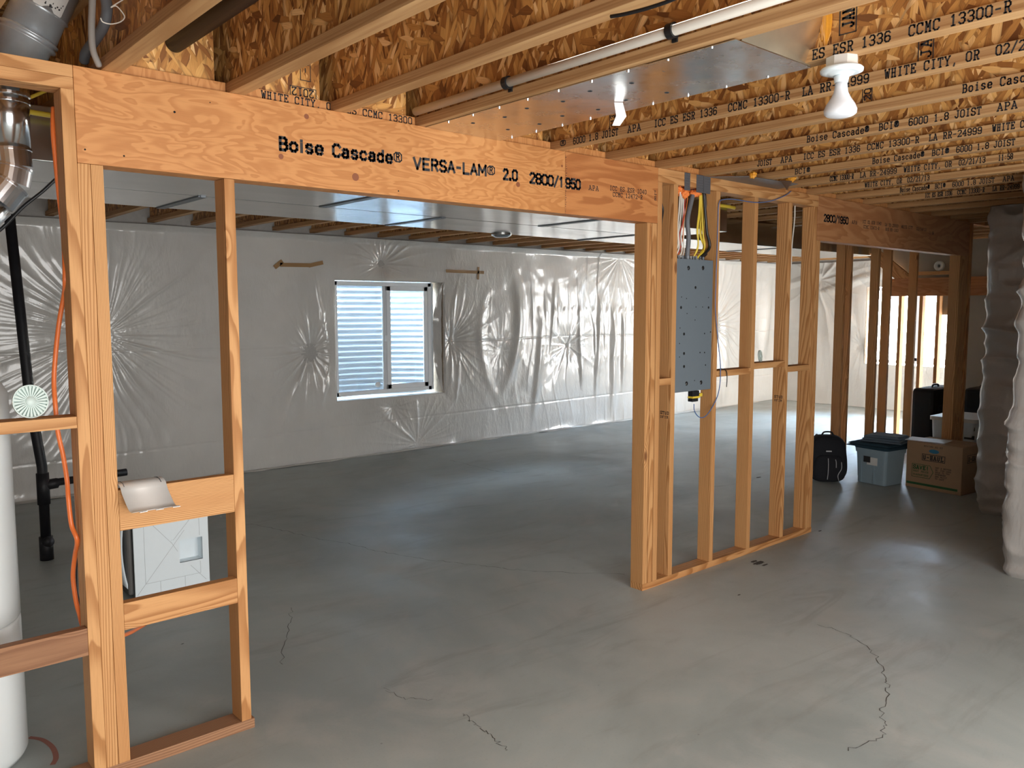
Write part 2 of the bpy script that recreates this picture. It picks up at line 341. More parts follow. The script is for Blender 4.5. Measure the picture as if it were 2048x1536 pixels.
# ------------------------------------------------------------------ lettering
G = {'0': '1,0 3,0 4,1 4,5 3,6 1,6 0,5 0,1 1,0', '1': '.8,5 2,6 2,0;.8,0 3.2,0', '2': '0,5 1,6 3,6 4,5 4,4 0,0 4,0 4,.8', '3': '0,5 1,6 3,6 4,5 4,4 3,3.1 1.5,3.1;3,3.1 4,2 4,1 3,0 1,0 0,1',
 '4': '3,0 3,6 0,2 4,2;2,0 4,0', '5': '4,6 .5,6 .3,3.2 3,3.6 4,2.5 4,1 3,0 1,0 0,1', '6': '4,5 3,6 1,6 0,5 0,1 1,0 3,0 4,1 4,2.5 3,3.4 1,3.4 0,2.5', '7': '0,5 0,6 4,6 1.5,0',
 '8': '1,3.1 0,4 0,5 1,6 3,6 4,5 4,4 3,3.1 1,3.1 0,2 0,1 1,0 3,0 4,1 4,2 3,3.1', '9': '0,1 1,0 3,0 4,1 4,5 3,6 1,6 0,5 0,3.6 1,2.6 3,2.6 4,3.6',
 'A': '0,0 2,6 4,0;1,2 3,2;-.5,0 1,0;3,0 4.5,0;1.2,6 2,6', 'B': '0,0 3,0 4,1 4,2.2 3,3.1 .7,3.1;3,3.1 3.7,4 3.7,5 3,6 0,6;.7,0 .7,6', 'C': '4,4.4 4,6;4,5 3,6 1,6 0,5 0,1 1,0 3,0 4,1', 'D': '0,0 3,0 4,1 4,5 3,6 0,6;.7,0 .7,6',
 'E': '4,1.2 4,0 0,0;.7,0 .7,6;0,6 4,6 4,4.8;.7,3.1 2.6,3.1;2.6,2.4 2.6,3.8', 'F': '0,0 2,0;.7,0 .7,6;0,6 4,6 4,4.8;.7,3.1 2.6,3.1', 'G': '4,4.4 4,6;4,5 3,6 1,6 0,5 0,1 1,0 3,0 4,1 4,2.6 2.5,2.6', 'H': '.7,0 .7,6;3.3,0 3.3,6;.7,3 3.3,3;0,0 1.4,0;2.6,0 4,0;0,6 1.4,6;2.6,6 4,6',
 'I': '2,0 2,6;.8,0 3.2,0;.8,6 3.2,6', 'J': '0,1.6 0,1 1,0 2,0 3,1 3,6;1.8,6 4,6', 'L': '0,0 4,0 4,1.4;1,0 1,6;0,6 2.2,6', 'M': '.6,0 .6,6 2,2.6 3.4,6 3.4,0;0,0 1.3,0;2.7,0 4,0;0,6 .6,6;3.4,6 4,6', 'N': '.6,0 .6,6 3.4,0 3.4,6;0,0 1.3,0;2.7,6 4,6;0,6 .6,6',
 'O': '1,0 3,0 4,1 4,5 3,6 1,6 0,5 0,1 1,0', 'P': '0,0 2,0;.8,0 .8,6;0,6 3,6 4,5 4,3.8 3,2.9 .8,2.9', 'R': '0,0 1.6,0;.8,0 .8,6;0,6 3,6 4,5 4,3.9 3,3 .8,3;2.4,3 3.6,0 4.4,0', 'S': '4,4.6 4,6;4,5 3,6 1,6 0,5 0,4 1,3.2 3,2.8 4,2 4,1 3,0 1,0 0,1;0,0 0,1.4', 'T': '0,4.8 0,6 4,6 4,4.8;2,0 2,6;1.1,0 2.9,0',
 'U': '.6,6 .6,1 1.4,0 2.6,0 3.4,1 3.4,6', 'V': '0,6 2,0 4,6', 'W': '0,6 1,0 2,4.5 3,0 4,6;-.4,6 .7,6;3.3,6 4.4,6', 'Y': '0,6 2,3 4,6;2,3 2,0;1.1,0 2.9,0;-.4,6 .7,6;3.3,6 4.4,6',
 'a': '.5,3.6 1.2,4.1 2.6,4.1 3.3,3.4 3.3,.5 4,0;3.3,2.4 1,2.2 .3,1.4 .3,.6 1,0 2.4,0 3.3,.8', 'c': '3.7,3 2.9,4.1 1.2,4.1 .3,3.1 .3,1 1.2,0 2.9,0 3.7,.8', 'd': '3.3,0 3.3,6 2.4,6;3.3,3.2 2.4,4.1 1.2,4.1 .3,3.1 .3,1 1.2,0 2.4,0 3.3,.8;3.3,0 4,0',
 'e': '.3,2.1 3.7,2.1 3.7,3.1 2.9,4.1 1.2,4.1 .3,3.1 .3,1 1.2,0 2.9,0 3.6,.6', 'i': '.9,4.1 2,4.1 2,0;.8,0 3.2,0;2,5.2 2,5.9', 'o': '1.2,0 2.8,0 3.7,1 3.7,3.1 2.8,4.1 1.2,4.1 .3,3.1 .3,1 1.2,0', 's': '3.5,3.2 2.8,4.1 1.2,4.1 .5,3.4 .5,2.7 3.4,1.5 3.5,.8 2.8,0 1.2,0 .4,.8',
 '.': '1.7,0 2.3,0 2.3,.6 1.7,.6 1.7,0', ',': '2.2,.6 1.6,-1.2', '-': '.6,3 3.4,3', '/': '0,-.5 4,6.5', ':': '1.8,1 2.2,1;1.8,4 2.2,4', '!': '2,6 2,1.8;2,0 2,.5', '®': '1,1 3,1 4,2 4,5 3,6 1,6 0,5 0,2 1,1;1.3,1.8 1.3,5.2 2.4,5.2 2.8,4.6 2.4,3.7 1.3,3.7;2,3.7 2.8,1.8'}
def stroke_text(mb, s, org, du, dv, h, pitch, wt=.14, nrm=None, aspect=None, thick=.0004):
    """slab lettering: du along the line, dv up the letter; each stroke a thin raised bar of ink"""
    du = Vector(du).normalized(); dv = Vector(dv).normalized(); nrm = Vector(nrm).normalized(); org = Vector(org)
    cw = pitch*.66 if aspect is None else aspect
    for i, ch in enumerate(s):
        if ch not in G: continue
        o = org+du*pitch*i
        for line in G[ch].split(';'):
            pts = [tuple(map(float, p.split(','))) for p in line.split()]
            P = [Vector((x/4*cw, y/6*h)) for x, y in pts]; hw = wt*h/2
            for a, b in zip(P, P[1:]):
                d = b-a
                if d.length < 1e-6: continue
                d.normalize(); nn = Vector((-d.y, d.x)); a2 = a-d*hw*.7; b2 = b+d*hw*.7
                q = [a2+nn*hw, a2-nn*hw, b2-nn*hw, b2+nn*hw]
                vs = [o+du*p.x+dv*p.y for p in q]; vs += [v+nrm*thick for v in vs]
                mb.add(vs, [(4, 5, 6, 7), (0, 1, 5, 4), (1, 2, 6, 5), (2, 3, 7, 6), (3, 0, 4, 7)])
GS = dict(G)
GS.update({'A': '0,0 2,6 4,0;.8,2 3.2,2', 'B': '.4,0 2.8,0 3.8,.9 3.8,2.3 2.9,3.1 .4,3.1;2.9,3.1 3.5,3.9 3.5,5.2 2.7,6 .4,6;.4,0 .4,6', 'C': '4,4.9 3.1,6 1.2,6 .2,4.9 .2,1.1 1.2,0 3.1,0 4,1.1', 'E': '3.8,0 .4,0 .4,6 3.8,6;.4,3.1 3.2,3.1', 'R': '.4,0 .4,6;.4,6 2.8,6 3.7,5.1 3.7,3.9 2.8,3 .4,3;2.2,3 3.8,0', 'S': '3.8,5 2.9,6 1.1,6 .3,5.1 .3,4 1.1,3.2 3,2.8 3.9,2 3.9,1 2.9,0 1.1,0 .1,1', 'L': '.5,6 .5,0 3.8,0', 'M': '.2,0 .2,6 2,1.8 3.8,6 3.8,0', 'V': '0,6 2,0 4,6',
 'i': '2,0 2,4.1;2,5.3 2,5.8', 'a': '.5,3.4 1.2,4.1 2.7,4.1 3.4,3.4 3.4,0;3.4,2.4 1,2.2 .3,1.4 .3,.7 1,0 2.4,0 3.4,.9', 'd': '3.4,0 3.4,6;3.4,3.2 2.5,4.1 1.2,4.1 .3,3.1 .3,1 1.2,0 2.5,0 3.4,.9', '1': '.8,4.8 2.2,6 2.2,0', '2': '.2,4.8 1,6 3,6 3.8,5.1 3.8,4 .2,0 3.9,0', '7': '.2,6 3.8,6 1.5,0'})
def bold_text(s, p0, p1, h, parent, gap=.30):
    """rounded bold sans lettering fitted between p0 and p1"""
    wd = {'i': .45, '.': .5, '-': .75, 'M': 1.25, '/': .8, '1': .8, '®': 1.15}
    tot = sum(wd.get(c, 1) for c in s)+gap*(len(s)-1); L = (Vector(p1)-Vector(p0)).length; u = L/tot; x = 0; mb = MB(); d = (Vector(p1)-Vector(p0)).normalized()
    global G; keep = G; G = GS
    for c in s:
        w_ = wd.get(c, 1); o_ = Vector(p0)+d*(x*u)
        if c in 'i.': o_ -= d*u*.28; asp = u
        else: asp = u*w_
        stroke_text(mb, c, o_, d, (0, 0, 1), h, 1, .265 if c != '®' else .13, (0, -1, 0), asp); x += w_+gap
    G = keep
    return ink(mb, parent)
def ink(mb, parent, name='printed_text', mat='ink'):
    """lettering collected in world space, hung under its timber"""
    o = mb.build(name, mat); o.parent = parent; o.matrix_parent_inverse = parent.matrix_basis.inverted(); return o
# ------------------------------------------------------------------ the room shell
YB, XR, YF, XL, ZJ, ZS = 4.78, 12.2, -4.05, -3.2, 2.359, 2.661      # back plastic, right plastic, near wall, left wall, joist underside, subfloor
struct(MB().box((XL-.2, YF-.2, -.15), (XR+.25, YB+.27, 0)).build('floor', 'concrete'))
struct(MB().box((XL-.2, YF-.2, ZS), (XR+.25, YB+.27, ZS+.05)).build('ceiling', 'osbc'))
W1 = (3.60, 5.00, .612, 1.895)       # window in the back wall: x0 x1 z0 z1
W2 = (1.78, 3.24, .70, 1.925)        # window in the right wall: y0 y1 z0 z1
def holed(mb, ax, lo, hi, u0, u1, h):
    """wall slab between lo and hi on axis ax, from u0 to u1, with the opening h"""
    def bx(a, b, z0, z1):
        if ax == 'Y': mb.box((a, lo, z0), (b, hi, z1))
        else: mb.box((lo, a, z0), (hi, b, z1))
    bx(u0, h[0], 0, ZS); bx(h[1], u1, 0, ZS); bx(h[0], h[1], 0, h[2]); bx(h[0], h[1], h[3], ZS); return mb
struct(holed(MB(), 'Y', YB+.03, YB+.27, XL-.2, XR+.25, W1).build('wall_back', 'concwall'))
W3 = (.10, 1.34, .70, 1.925)         # second window of the right wall, mostly hidden
struct(holed(holed(MB(), 'X', XR+.03, XR+.25, 1.55, YB+.03, W2), 'X', XR+.03, XR+.25, -1.6, 1.55, W3).build('wall_right', 'concwall'))
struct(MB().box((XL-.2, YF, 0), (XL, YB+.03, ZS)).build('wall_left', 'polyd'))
struct(holed(MB(), 'Y', YF-.2, YF, XL-.2, 4.7, (-1.55, 2.75, .04, 2.1)).box((-1.55, YF-.19, .04), (2.75, YF-.15, 2.1)).build('wall_front', 'drywall'))  # last box: panel added to block sky in the opening; patio lamp replaces it
# patio door frame in the near wall, behind the camera
pd = struct(empty('door_1', (.6, YF-.1, 0)))
m = MB()
for x in (-1.55, -.14, 1.29, 2.68): m.box((x-.6, -.05, .04), (x-.53, .05, 2.1))
m.box((-2.15, -.05, .04), (2.15, .05, .10)); m.box((-2.15, -.05, 2.03), (2.15, .05, 2.1)); m.build('door_frame', 'vinyl', pd)

# ------------------------------------------------------------------ plastic vapour barrier sheets
def fbm(X, Z, s, seed):
    """smooth value noise on numpy grids"""
    r = np.random.RandomState(seed); T = r.rand(64, 64); x = X*s; z = Z*s; xi = np.floor(x).astype(int); zi = np.floor(z).astype(int); fx = x-xi; fz = z-zi
    fx = fx*fx*(3-2*fx); fz = fz*fz*(3-2*fz); g = lambda a, b: T[a % 64, b % 64]
    return (g(xi, zi)*(1-fx)+g(xi+1, zi)*fx)*(1-fz)+(g(xi, zi+1)*(1-fx)+g(xi+1, zi+1)*fx)*fz
def wave1(t, seed, n):
    r = np.random.RandomState(seed); out = 0
    for k in range(4):
        f = r.randint(max(2, int(n*.5)), int(n*1.5)+1); ph = r.rand()*6.28; out = out+(1-np.abs(np.sin(f*t/2*1.0+ph)))**3*r.uniform(.5, 1)
    return out/2.2
def sheet(name, u0, u1, z0, z1, step, place, stars, folds, hole, mat, extra=None):
    nu = int((u1-u0)/step)+1; nz = int((z1-z0)/step)+1
    us = np.linspace(u0, u1, nu); zs = np.linspace(z0, z1, nz)
    if hole:      # snap grid lines to the opening
        for h, arr in ((hole[0], us), (hole[1], us), (hole[2], zs), (hole[3], zs)): arr[np.argmin(abs(arr-h))] = h
    U, Z = np.meshgrid(us, zs, indexing='ij')
    h = .012*fbm(U, Z, 2.2, 1)+.005*fbm(U, Z, 6, 2)
    for i, (su, sz, R, amp, n, dent) in enumerate(stars):
        du = U-su; dz = Z-sz; r = np.hypot(du, dz)+1e-4; t = np.arctan2(dz, du)
        env = np.exp(-(r/R)**1.3)*(r/(r+.05))
        h = h+amp*env*wave1(t+.25*fbm(U, Z, 2, 30+i), 10+i, n)-dent*np.exp(-(r/(R*.45))**1.5)
    for (fu, fz, length, wid, amp, tilt, bow) in folds:     # long soft folds, roughly vertical
        zz = (Z-fz)/length; c = fu+tilt*(Z-fz)+bow*zz*zz
        h = h+amp*np.exp(-((U-c)/wid)**2)*np.exp(-np.abs(zz)**3*1.0)
    if extra is not None: h = h+extra(U, Z)
    if hole:
        d = np.maximum(np.maximum(hole[0]-U, U-hole[1]), np.maximum(hole[2]-Z, Z-hole[3])); h = h*np.clip(d/.12, 0, 1)**.6
    keep_u = (us[:-1]+us[1:])/2; keep_z = (zs[:-1]+zs[1:])/2
    co = place(U, Z, h).reshape(-1, 3)
    A, B = np.meshgrid(np.arange(nu-1), np.arange(nz-1), indexing='ij'); A = A.ravel(); B = B.ravel()
    if hole:
        ku = keep_u[A]; kz = keep_z[B]; ok = ~((ku > hole[0]) & (ku < hole[1]) & (kz > hole[2]) & (kz < hole[3])); A = A[ok]; B = B[ok]
    q = np.stack([A*nz+B, (A+1)*nz+B, (A+1)*nz+B+1, A*nz+B+1], 1)
    me = bpy.data.meshes.new(name); me.vertices.add(len(co)); me.vertices.foreach_set('co', co.astype(np.float32).ravel())
    me.loops.add(q.size); me.loops.foreach_set('vertex_index', q.ravel().astype(np.int32))
    me.polygons.add(len(q)); me.polygons.foreach_set('loop_start', np.arange(0, q.size, 4, dtype=np.int32)); me.polygons.foreach_set('loop_total', np.full(len(q), 4, np.int32))
    me.polygons.foreach_set('use_smooth', np.ones(len(q), bool)); me.update(calc_edges=True); me.validate()
    me.materials.append(M[mat]); o = bpy.data.objects.new(name, me); COL.objects.link(o); return o
def P4(x, y): p = at(x, y, 'Y', YB); return p.x, p.z
def P12(x, y): p = at(x, y, 'X', XR); return p.y, p.z
st = [(*P4(205, 672), .95, .024, 34, .03), (*P4(765, 528), .34, .030, 16, .05), (*P4(624, 704), .42, .032, 16, .06), (*P4(903, 682), .40, .030, 14, .05),
      (*P4(788, 815), .26, .018, 12, .03), (*P4(838, 888), .50, .026, 16, .03), (*P4(1137, 690), .45, .018, 8, .05), (*P4(1240, 515), .5, .014, 16, .02), (*P4(1430, 650), 1.1, .030, 22, .06), (*P4(1000, 700), .3, .006, 14, .01)]
fo = []
for (x, y, L, wd, am, ti, bo) in [(1035, 660, .62, .07, .035, .10, -.10), (960, 690, .5, .06, .02, -.1, .1), (1075, 740, .55, .05, .022, .12, 0), (1195, 690, .6, .045, .03, .05, 0), (1225, 720, .75, .06, .035, 0, 0), (1245, 700, .6, .04, .03, 0, 0),
                                  (1160, 700, .5, .03, .016, -.05, 0), (1105, 640, .4, .03, .012, .1, 0), (905, 650, .4, .02, .014, 0, .05), (915, 750, .3, .02, .012, .12, 0), (645, 640, .4, .02, .014, -.18, 0), (652, 760, .25, .02, .012, .2, 0),
                                  (1450, 700, .6, .09, .04, 0, 0), (1530, 640, .7, .12, .05, .1, 0)]:
    u, z = P4(x, y); fo.append((u, z, L, wd, am, ti, bo))
def ex(U, Z):
    g = np.clip((U-5.4)/2.5, 0, 1)*np.clip((11-U)/2, 0, 1)
    a = (1-np.abs(np.sin(U*14+2.2*fbm(U, Z, 1.6, 5)+.8*Z)))**4*.010*fbm(U, Z, 2.5, 8)**2*2.2
    row = np.exp(-((Z-1.55)/.05)**2)+np.exp(-((Z-.92)/.05)**2)
    b = np.maximum(0, np.sin(U*46+5*fbm(U, Z, 3, 9)))*row*.007
    c = -.006*np.exp(-((Z-1.22-.01*np.sin(U*2))/.006)**2)-.005*np.exp(-((Z-.30-.012*U)/.007)**2)
    top = .012*np.sin(U*7+3*fbm(U, Z, 1.5, 4))*np.exp(-(2.33-Z)/.06)
    low = -.03*np.exp(-Z/.12)+.02*np.exp(-Z/.05)*fbm(U, Z, 3, 7)*2
    top = top+.055*np.clip((Z-2.275)/.06, 0, 1)**1.5
    return g*(a+b)+c+top+low+(1-g)*.004*fbm(U, Z, 11, 12)
o = sheet('vapor_barrier', XL, XR, .004, 2.335, .0095, lambda U, Z, h: np.stack([U, YB-h+.0*U, Z], -1), st, fo, W1, 'poly', ex)
tag(o, 'wrinkled clear plastic sheeting stretched over the insulated back wall around the smaller window', 'plastic sheet')
st2 = [(*P12(1722, 690), .38, .02, 18, .04), (*P12(1848, 745), .35, .02, 18, .03), (*P12(1640, 560), .9, .03, 10, .03), (*P12(1908, 700), .3, .015, 14, .02), (.4, 1.2, .8, .03, 20, .05)]
def ex2(U, Z): return .03*np.maximum(0, np.sin(Z*18+U*6+3*fbm(U, Z, 1.5, 3)))*np.exp(-((Z-2.0)/.22)**2)+.01*fbm(U, Z, 5, 6)+.012*np.exp(-Z/.06)
o = sheet('vapor_barrier', 1.55, YB, .004, 2.335, .0125, lambda U, Z, h: np.stack([XR-h, U, Z], -1), st2, [(4.2, 1.3, .9, .12, .04, .1, 0), (3.6, 1.7, .5, .07, .03, .3, 0)], W2, 'poly', ex2)
tag(o, 'bright sunlit plastic sheeting over the far right wall around the larger window', 'plastic sheet')
o = sheet('vapor_barrier', -.56, 1.55, .004, 2.335, .016, lambda U, Z, h: np.stack([XR-h, U, Z], -1), [(1.45, 1.2, .5, .02, 18, .03)], [], W3, 'poly', ex2)
tag(o, 'plastic sheeting around the hidden window, behind the doubled post', 'plastic sheet')
# strip of sheeting that lies out on the floor at the foot of the back wall
m = MB(); vs = []; fs = []; n = 160
for i in range(n+1):
    x = -1+12.6*i/n; wd = .05+.035*mn.noise(Vector((x*1.7, 0, 0)))
    for k in range(5):
        vs.append((x, YB-.02-wd*k/4, .012+.010*mn.noise(Vector((x*5, k, 2)))-.002*k))
for i in range(n):
    for k in range(4): fs.append((i*5+k, i*5+k+1, i*5+k+6, i*5+k+5))
o = m.add(vs, fs).build('plastic_strip', 'poly', smooth=True)
tag(o, 'loose white plastic edge lying along the floor at the foot of the back wall', 'plastic sheet')

# ------------------------------------------------------------------ windows
def window(nm, ax, wpl, h, glass_y):
    """two-light sliding window; local u along the wall, v up, out = away from the room"""
    r = struct(empty(nm)); u0, u1, z0, z1 = h
    def bx(mb, ua, ub, za, zb, d0, d1):
        if ax == 'Y': mb.box((ua, wpl+d0, za), (ub, wpl+d1, zb), .003)
        else: mb.box((wpl+d0, min(ua, ub), za), (wpl+d1, max(ua, ub), zb), .003)
    g = glass_y; fw = .045
    a0, a1, b0, b1 = (u0+.012, u1-.135, z0+.045, z1-.012) if ax == 'Y' else (u0+.03, u1-.03, z0+.03, z1-.02)
    m = MB(); bx(m, a0, a0+fw, b0, b1, g, g+.07); bx(m, a1-fw, a1, b0, b1, g, g+.07); bx(m, a0, a1, b0, b0+fw, g, g+.07); bx(m, a0, a1, b1-fw, b1, g, g+.07); m.build('window_frame', 'vinyl', r)
    mid = (a0+a1)/2+(.02 if ax == 'Y' else 0)
    m = MB(); bx(m, mid-.02, mid+.018, b0+fw, b1-fw, g+.028, g+.06); m.build('meeting_stile', 'vinyl', r)
    sw = .05; s0, s1 = (mid+.012, a1-fw) if ax == 'Y' else (a0+fw, mid)
    m = MB(); bx(m, s0, s0+sw, b0+fw, b1-fw, g+.005, g+.028); bx(m, s1-sw, s1, b0+fw, b1-fw, g+.005, g+.028); bx(m, s0, s1, b0+fw, b0+fw+sw, g+.005, g+.028); bx(m, s0, s1, b1-fw-sw, b1-fw, g+.005, g+.028)
    sa = m.build('sliding_sash', 'vinyl', r)
    m = MB(); bx(m, s0+sw, s1-sw, b0+fw+sw, b1-fw-sw, g+.014, g+.018); m.build('pane', 'glass', sa)
    f0, f1 = (a0+fw, mid-.02) if ax == 'Y' else (mid+.018, a1-fw)
    m = MB(); bx(m, f0, f1, b0+fw, b1-fw, g+.044, g+.048); m.build('pane', 'glass', r)
    if ax == 'Y':
        m = MB(); bx(m, f0+.0, f1, b0+fw, b1-fw, g+.062, g+.0635); m.build('insect_screen', 'screen', r)
        m = MB(); bx(m, mid-.012, mid+.004, 1.23, 1.30, g-.01, g+.028); m.build('latch', 'vinyl', r)
        for k in range(3):
            m = MB(); bx(m, a1+.006+k*.022, a1+.016+k*.022, b0, b1, g+.02+k*.012, g+.14); m.build('side_track', 'vinyl', r)
        m = MB().tube([(mid-.10, wpl+g+.04, b0+fw+.055), (mid-.10, wpl+g+.03, b0+fw+.055)], .03, 20); m.build('round_vent', 'vinyl', r)
    # lining of the opening
    m = MB(); bx(m, u0, u1, z0-.006, z0+.006, -.004, .24); bx(m, u0, u1, z1-.006, z1+.006, -.004, .24); bx(m, u0-.006, u0+.006, z0, z1, -.004, .24); m.build('opening_lining', 'poly', r)
    m = MB(); bx(m, u1-.006, u1+.006, z0, z1, .0, .24); m.build('rough_edge', 'dirt', r)
    return r
window('window_1', 'Y', YB, W1, .045)
window('window_2', 'X', XR, W2, .10); window('window_3', 'X', XR, W3, .10)
# plastic flap curling into the opening of the back window
vs = []; fs = []; n = 60
for i in range(n+1):
    z = W1[2]+(W1[3]-W1[2])*i/n; bulge = math.sin(PI*i/n)**.7
    for k in range(6):
        a = k/5; vs.append((W1[1]+.02-(.02+.085*bulge)*a**1.3+.012*mn.noise(Vector((z*7, k*.7, 3))), YB-.012+.11*a*bulge+.010*mn.noise(Vector((z*12, k, 0))), z))
for i in range(n):
    for k in range(5): fs.append((i*6+k, i*6+k+1, i*6+k+7, i*6+k+6))
tag(MB().add(vs, fs).build('plastic_flap', 'poly', smooth=True), 'loose flap of plastic curling into the right side of the back window opening', 'plastic sheet')
# corrugated steel window well outside the back window
vs = []; fs = []; nz = 240; na = 48
for i in range(nz+1):
    z = .42+1.85*i/nz; r = .78+.014*math.sin(2*PI*z/.0677)
    for k in range(na+1):
        t = PI*k/na; vs.append((4.33+r*1.12*math.cos(t), YB+.28+r*math.sin(t), z))
for i in range(nz):
    for k in range(na): fs.append((i*(na+1)+k, i*(na+1)+k+1, (i+1)*(na+1)+k+1, (i+1)*(na+1)+k))
tag(MB().add(vs, fs).build('window_well', 'well', smooth=True), 'corrugated steel window well outside the back window', 'window well')
m = MB().box((3.3, YB+.28, .30), (5.35, YB+1.2, .44)); tag(m.build('gravel_bed', 'gravel'), 'gravel at the bottom of the corrugated window well', 'gravel', kind='stuff')
# stony bank outside the far right window
vs = []; fs = []; n = 50
for i in range(n+1):
    for k in range(n+1):
        x = XR+.30+7*i/n; y = -3+11*k/n; d = (x-XR-.3)
        vs.append((x, y, .62+max(0, d-1.0)*.42+.10*mn.noise(Vector((x*3, y*3, 0)))+.04*mn.noise(Vector((x*11, y*11, 0)))))
for i in range(n):
    for k in range(n): fs.append((i*(n+1)+k, i*(n+1)+k+1, (i+1)*(n+1)+k+1, (i+1)*(n+1)+k))
tag(MB().add(vs, fs).build('gravel_bank', 'gravel', smooth=True), 'sunlit gravel bank outside the far right window', 'gravel', kind='stuff')
p = Vector((13.3, 2.05, .80)); m = MB().box((-.16, -.10, -.09), (.16, .10, .09), .02); o = m.build('brick', 'brick', loc=p); o.rotation_euler = (.3, -.5, .6)
tag(o, 'red brick lying on the gravel outside the far right window', 'brick')

# ------------------------------------------------------------------ insulated wall ends wrapped in plastic, right of the picture
def wrapped(nm, x0, x1, y0, y1, seed, label, r=.05):
    """room-side faces of a wall end in bulging plastic: front face x=x0 and side y=y1, around a soft corner"""
    nz = 190; path = []
    path += [(x0, y0+(y1-r-y0)*i/70) for i in range(71)]
    path += [(x0+r-r*math.cos(a), y1-r+r*math.sin(a)) for a in [PI/2*i/8 for i in range(1, 9)]]
    path += [(x0+r+(x1-x0-r)*i/70, y1) for i in range(1, 71)]
    vs = []; fs = []; n = len(path)
    for i, (x, y) in enumerate(path):
        a = path[max(0, i-1)]; b = path[min(n-1, i+1)]; t = Vector((b[0]-a[0], b[1]-a[1], 0)).normalized(); nr = Vector((-t.y, t.x, 0))
        d0 = abs(i-75)*.012
        for k in range(nz+1):
            z = 2.355*k/nz; s = i*.02
            hgt = .035*mn.noise(Vector((s*1.5, z*2.2, seed)))+.016*(1-abs(mn.noise(Vector((s*3+z*2, z*6, seed+3)))))**4+.02*math.exp(-d0/.25)*mn.noise(Vector((z*9, seed, s*.6)))
            hgt += .016*(1-abs(math.sin(z*13+3*mn.noise(Vector((s*2.5, z*1.3, seed+7))))))**3*max(0, .35+mn.noise(Vector((s*2, z*1.8, seed+9))))*2
            hgt -= .03*math.exp(-(z/.10)); hgt += .02*math.exp(-((z-.03)/.03)**2)
            p = Vector((x, y, z))+nr*(hgt+.012); vs.append(p)
    for i in range(n-1):
        for k in range(nz): fs.append((i*(nz+1)+k, (i+1)*(nz+1)+k, (i+1)*(nz+1)+k+1, i*(nz+1)+k+1))
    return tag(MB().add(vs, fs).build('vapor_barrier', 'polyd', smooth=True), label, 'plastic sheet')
m = MB().box((6.26, -1.6, 0), (9.8, -.62, ZJ-.002)).box((12.1, -1.6, 0), (XR+.25, -.62, ZJ-.002)).box((9.8, -1.6, 0), (12.1, -.62, .04)).box((9.8, -1.6, 2.1), (12.1, -.62, ZJ-.002)).box((9.8, -1.6, .04), (12.1, -1.55, 2.1)); struct(m.build('wall_corner', 'concwall'))
d2 = struct(empty('added_side_door', (10.95, -.65, 0))); m = MB()  # unseen side door, added as a setting for the fill lamp
for x in (-1.15, -.035, 1.08): m.box((x, -.05, .04), (x+.07, .04, 2.1))
m.box((-1.15, -.05, .04), (1.15, .04, .10)).box((-1.15, -.05, 2.03), (1.15, .04, 2.1)); m.build('door_frame', 'vinyl', d2)
struct(MB().box((4.76, YF-.2, 0), (6.9, -1.32, ZJ-.002)).build('wall_near', 'concwall'))
struct(MB().box((6.26, -1.8, ZJ-.002), (XR+.25, -1.6, ZS)).build('wall_rim', 'concwall')); struct(MB().box((4.7, YF-.2, ZJ), (4.9, YF, ZS)).build('wall_rim_near', 'concwall'))
struct(MB().box((6.9, YF-.2, ZJ), (7.0, -1.6, ZS)).build('wall_rim_side', 'concwall')); struct(MB().box((4.7, YF-.2, ZJ), (7, YF, ZS)).build('wall_rim_front', 'concwall'))
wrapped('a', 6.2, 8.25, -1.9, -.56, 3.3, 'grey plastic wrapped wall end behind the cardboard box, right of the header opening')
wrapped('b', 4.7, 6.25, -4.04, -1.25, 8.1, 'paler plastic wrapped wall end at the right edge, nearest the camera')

# ------------------------------------------------------------------ tape on the sheeting
def tape(pieces, label):
    r = thing('packing_tape', (0, YB, 0), label, 'tape')
    for (x0, y0, x1, y1, wpx) in pieces:
        a = at(x0, y0, 'Y', YB-.022); b = at(x1, y1, 'Y', YB-.022); d = (b-a).normalized(); nn = Vector((-d.z, 0, d.x))*wpx*.5*.0044
        vs = [a+nn, a-nn, b-nn, b+nn]; vs += [v+Vector((0, -.001, 0)) for v in vs]
        vs = [v-Vector((0, YB, 0)) for v in vs]
        MB().add(vs, [(0, 1, 2, 3), (4, 5, 6, 7), (0, 1, 5, 4), (1, 2, 6, 5), (2, 3, 7, 6), (3, 0, 4, 7)]).build('tape_strip', 'tape', r)
tape([(560, 529.5, 622, 530.5, 9), (549, 535, 565, 522, 10), (617, 531.5, 646, 525, 9)], 'brown packing tape with bent ends stuck on the plastic left of the window')
tape([(892, 542, 968, 545, 8), (957, 534, 956, 559, 7)], 'brown packing tape cross stuck on the plastic right of the window')
# ------------------------------------------------------------------ floor marks
def crack(pts, wd, nm='crack'):
    P = [at(x, y, 'Z', 0) for x, y in pts]; P = smooth_path(P, 10); vs = []; fs = []; rr = random.Random(len(pts))
    Q = []
    for i, p in enumerate(P): Q.append(p+Vector((rr.uniform(-1, 1), rr.uniform(-1, 1), 0))*.012)
    for i, p in enumerate(Q):
        a = Q[max(0, i-1)]; b = Q[min(len(Q)-1, i+1)]; d = (b-a).normalized(); nn = Vector((-d.y, d.x, 0)); ww = wd*rr.uniform(.35, 1.1)
        vs += [p+nn*ww+Vector((0, 0, .0006)), p-nn*ww+Vector((0, 0, .0006))]
    for i in range(len(Q)-1): fs.append((2*i, 2*i+1, 2*i+3, 2*i+2))
    o = MB().add(vs, fs).build(nm, 'stain', bpy.data.objects['floor']); return o
crack([(500, 1048), (560, 1060), (640, 1078), (700, 1088), (760, 1103), (850, 1118), (930, 1128), (1000, 1136), (1080, 1143), (1250, 1148)], .0020)
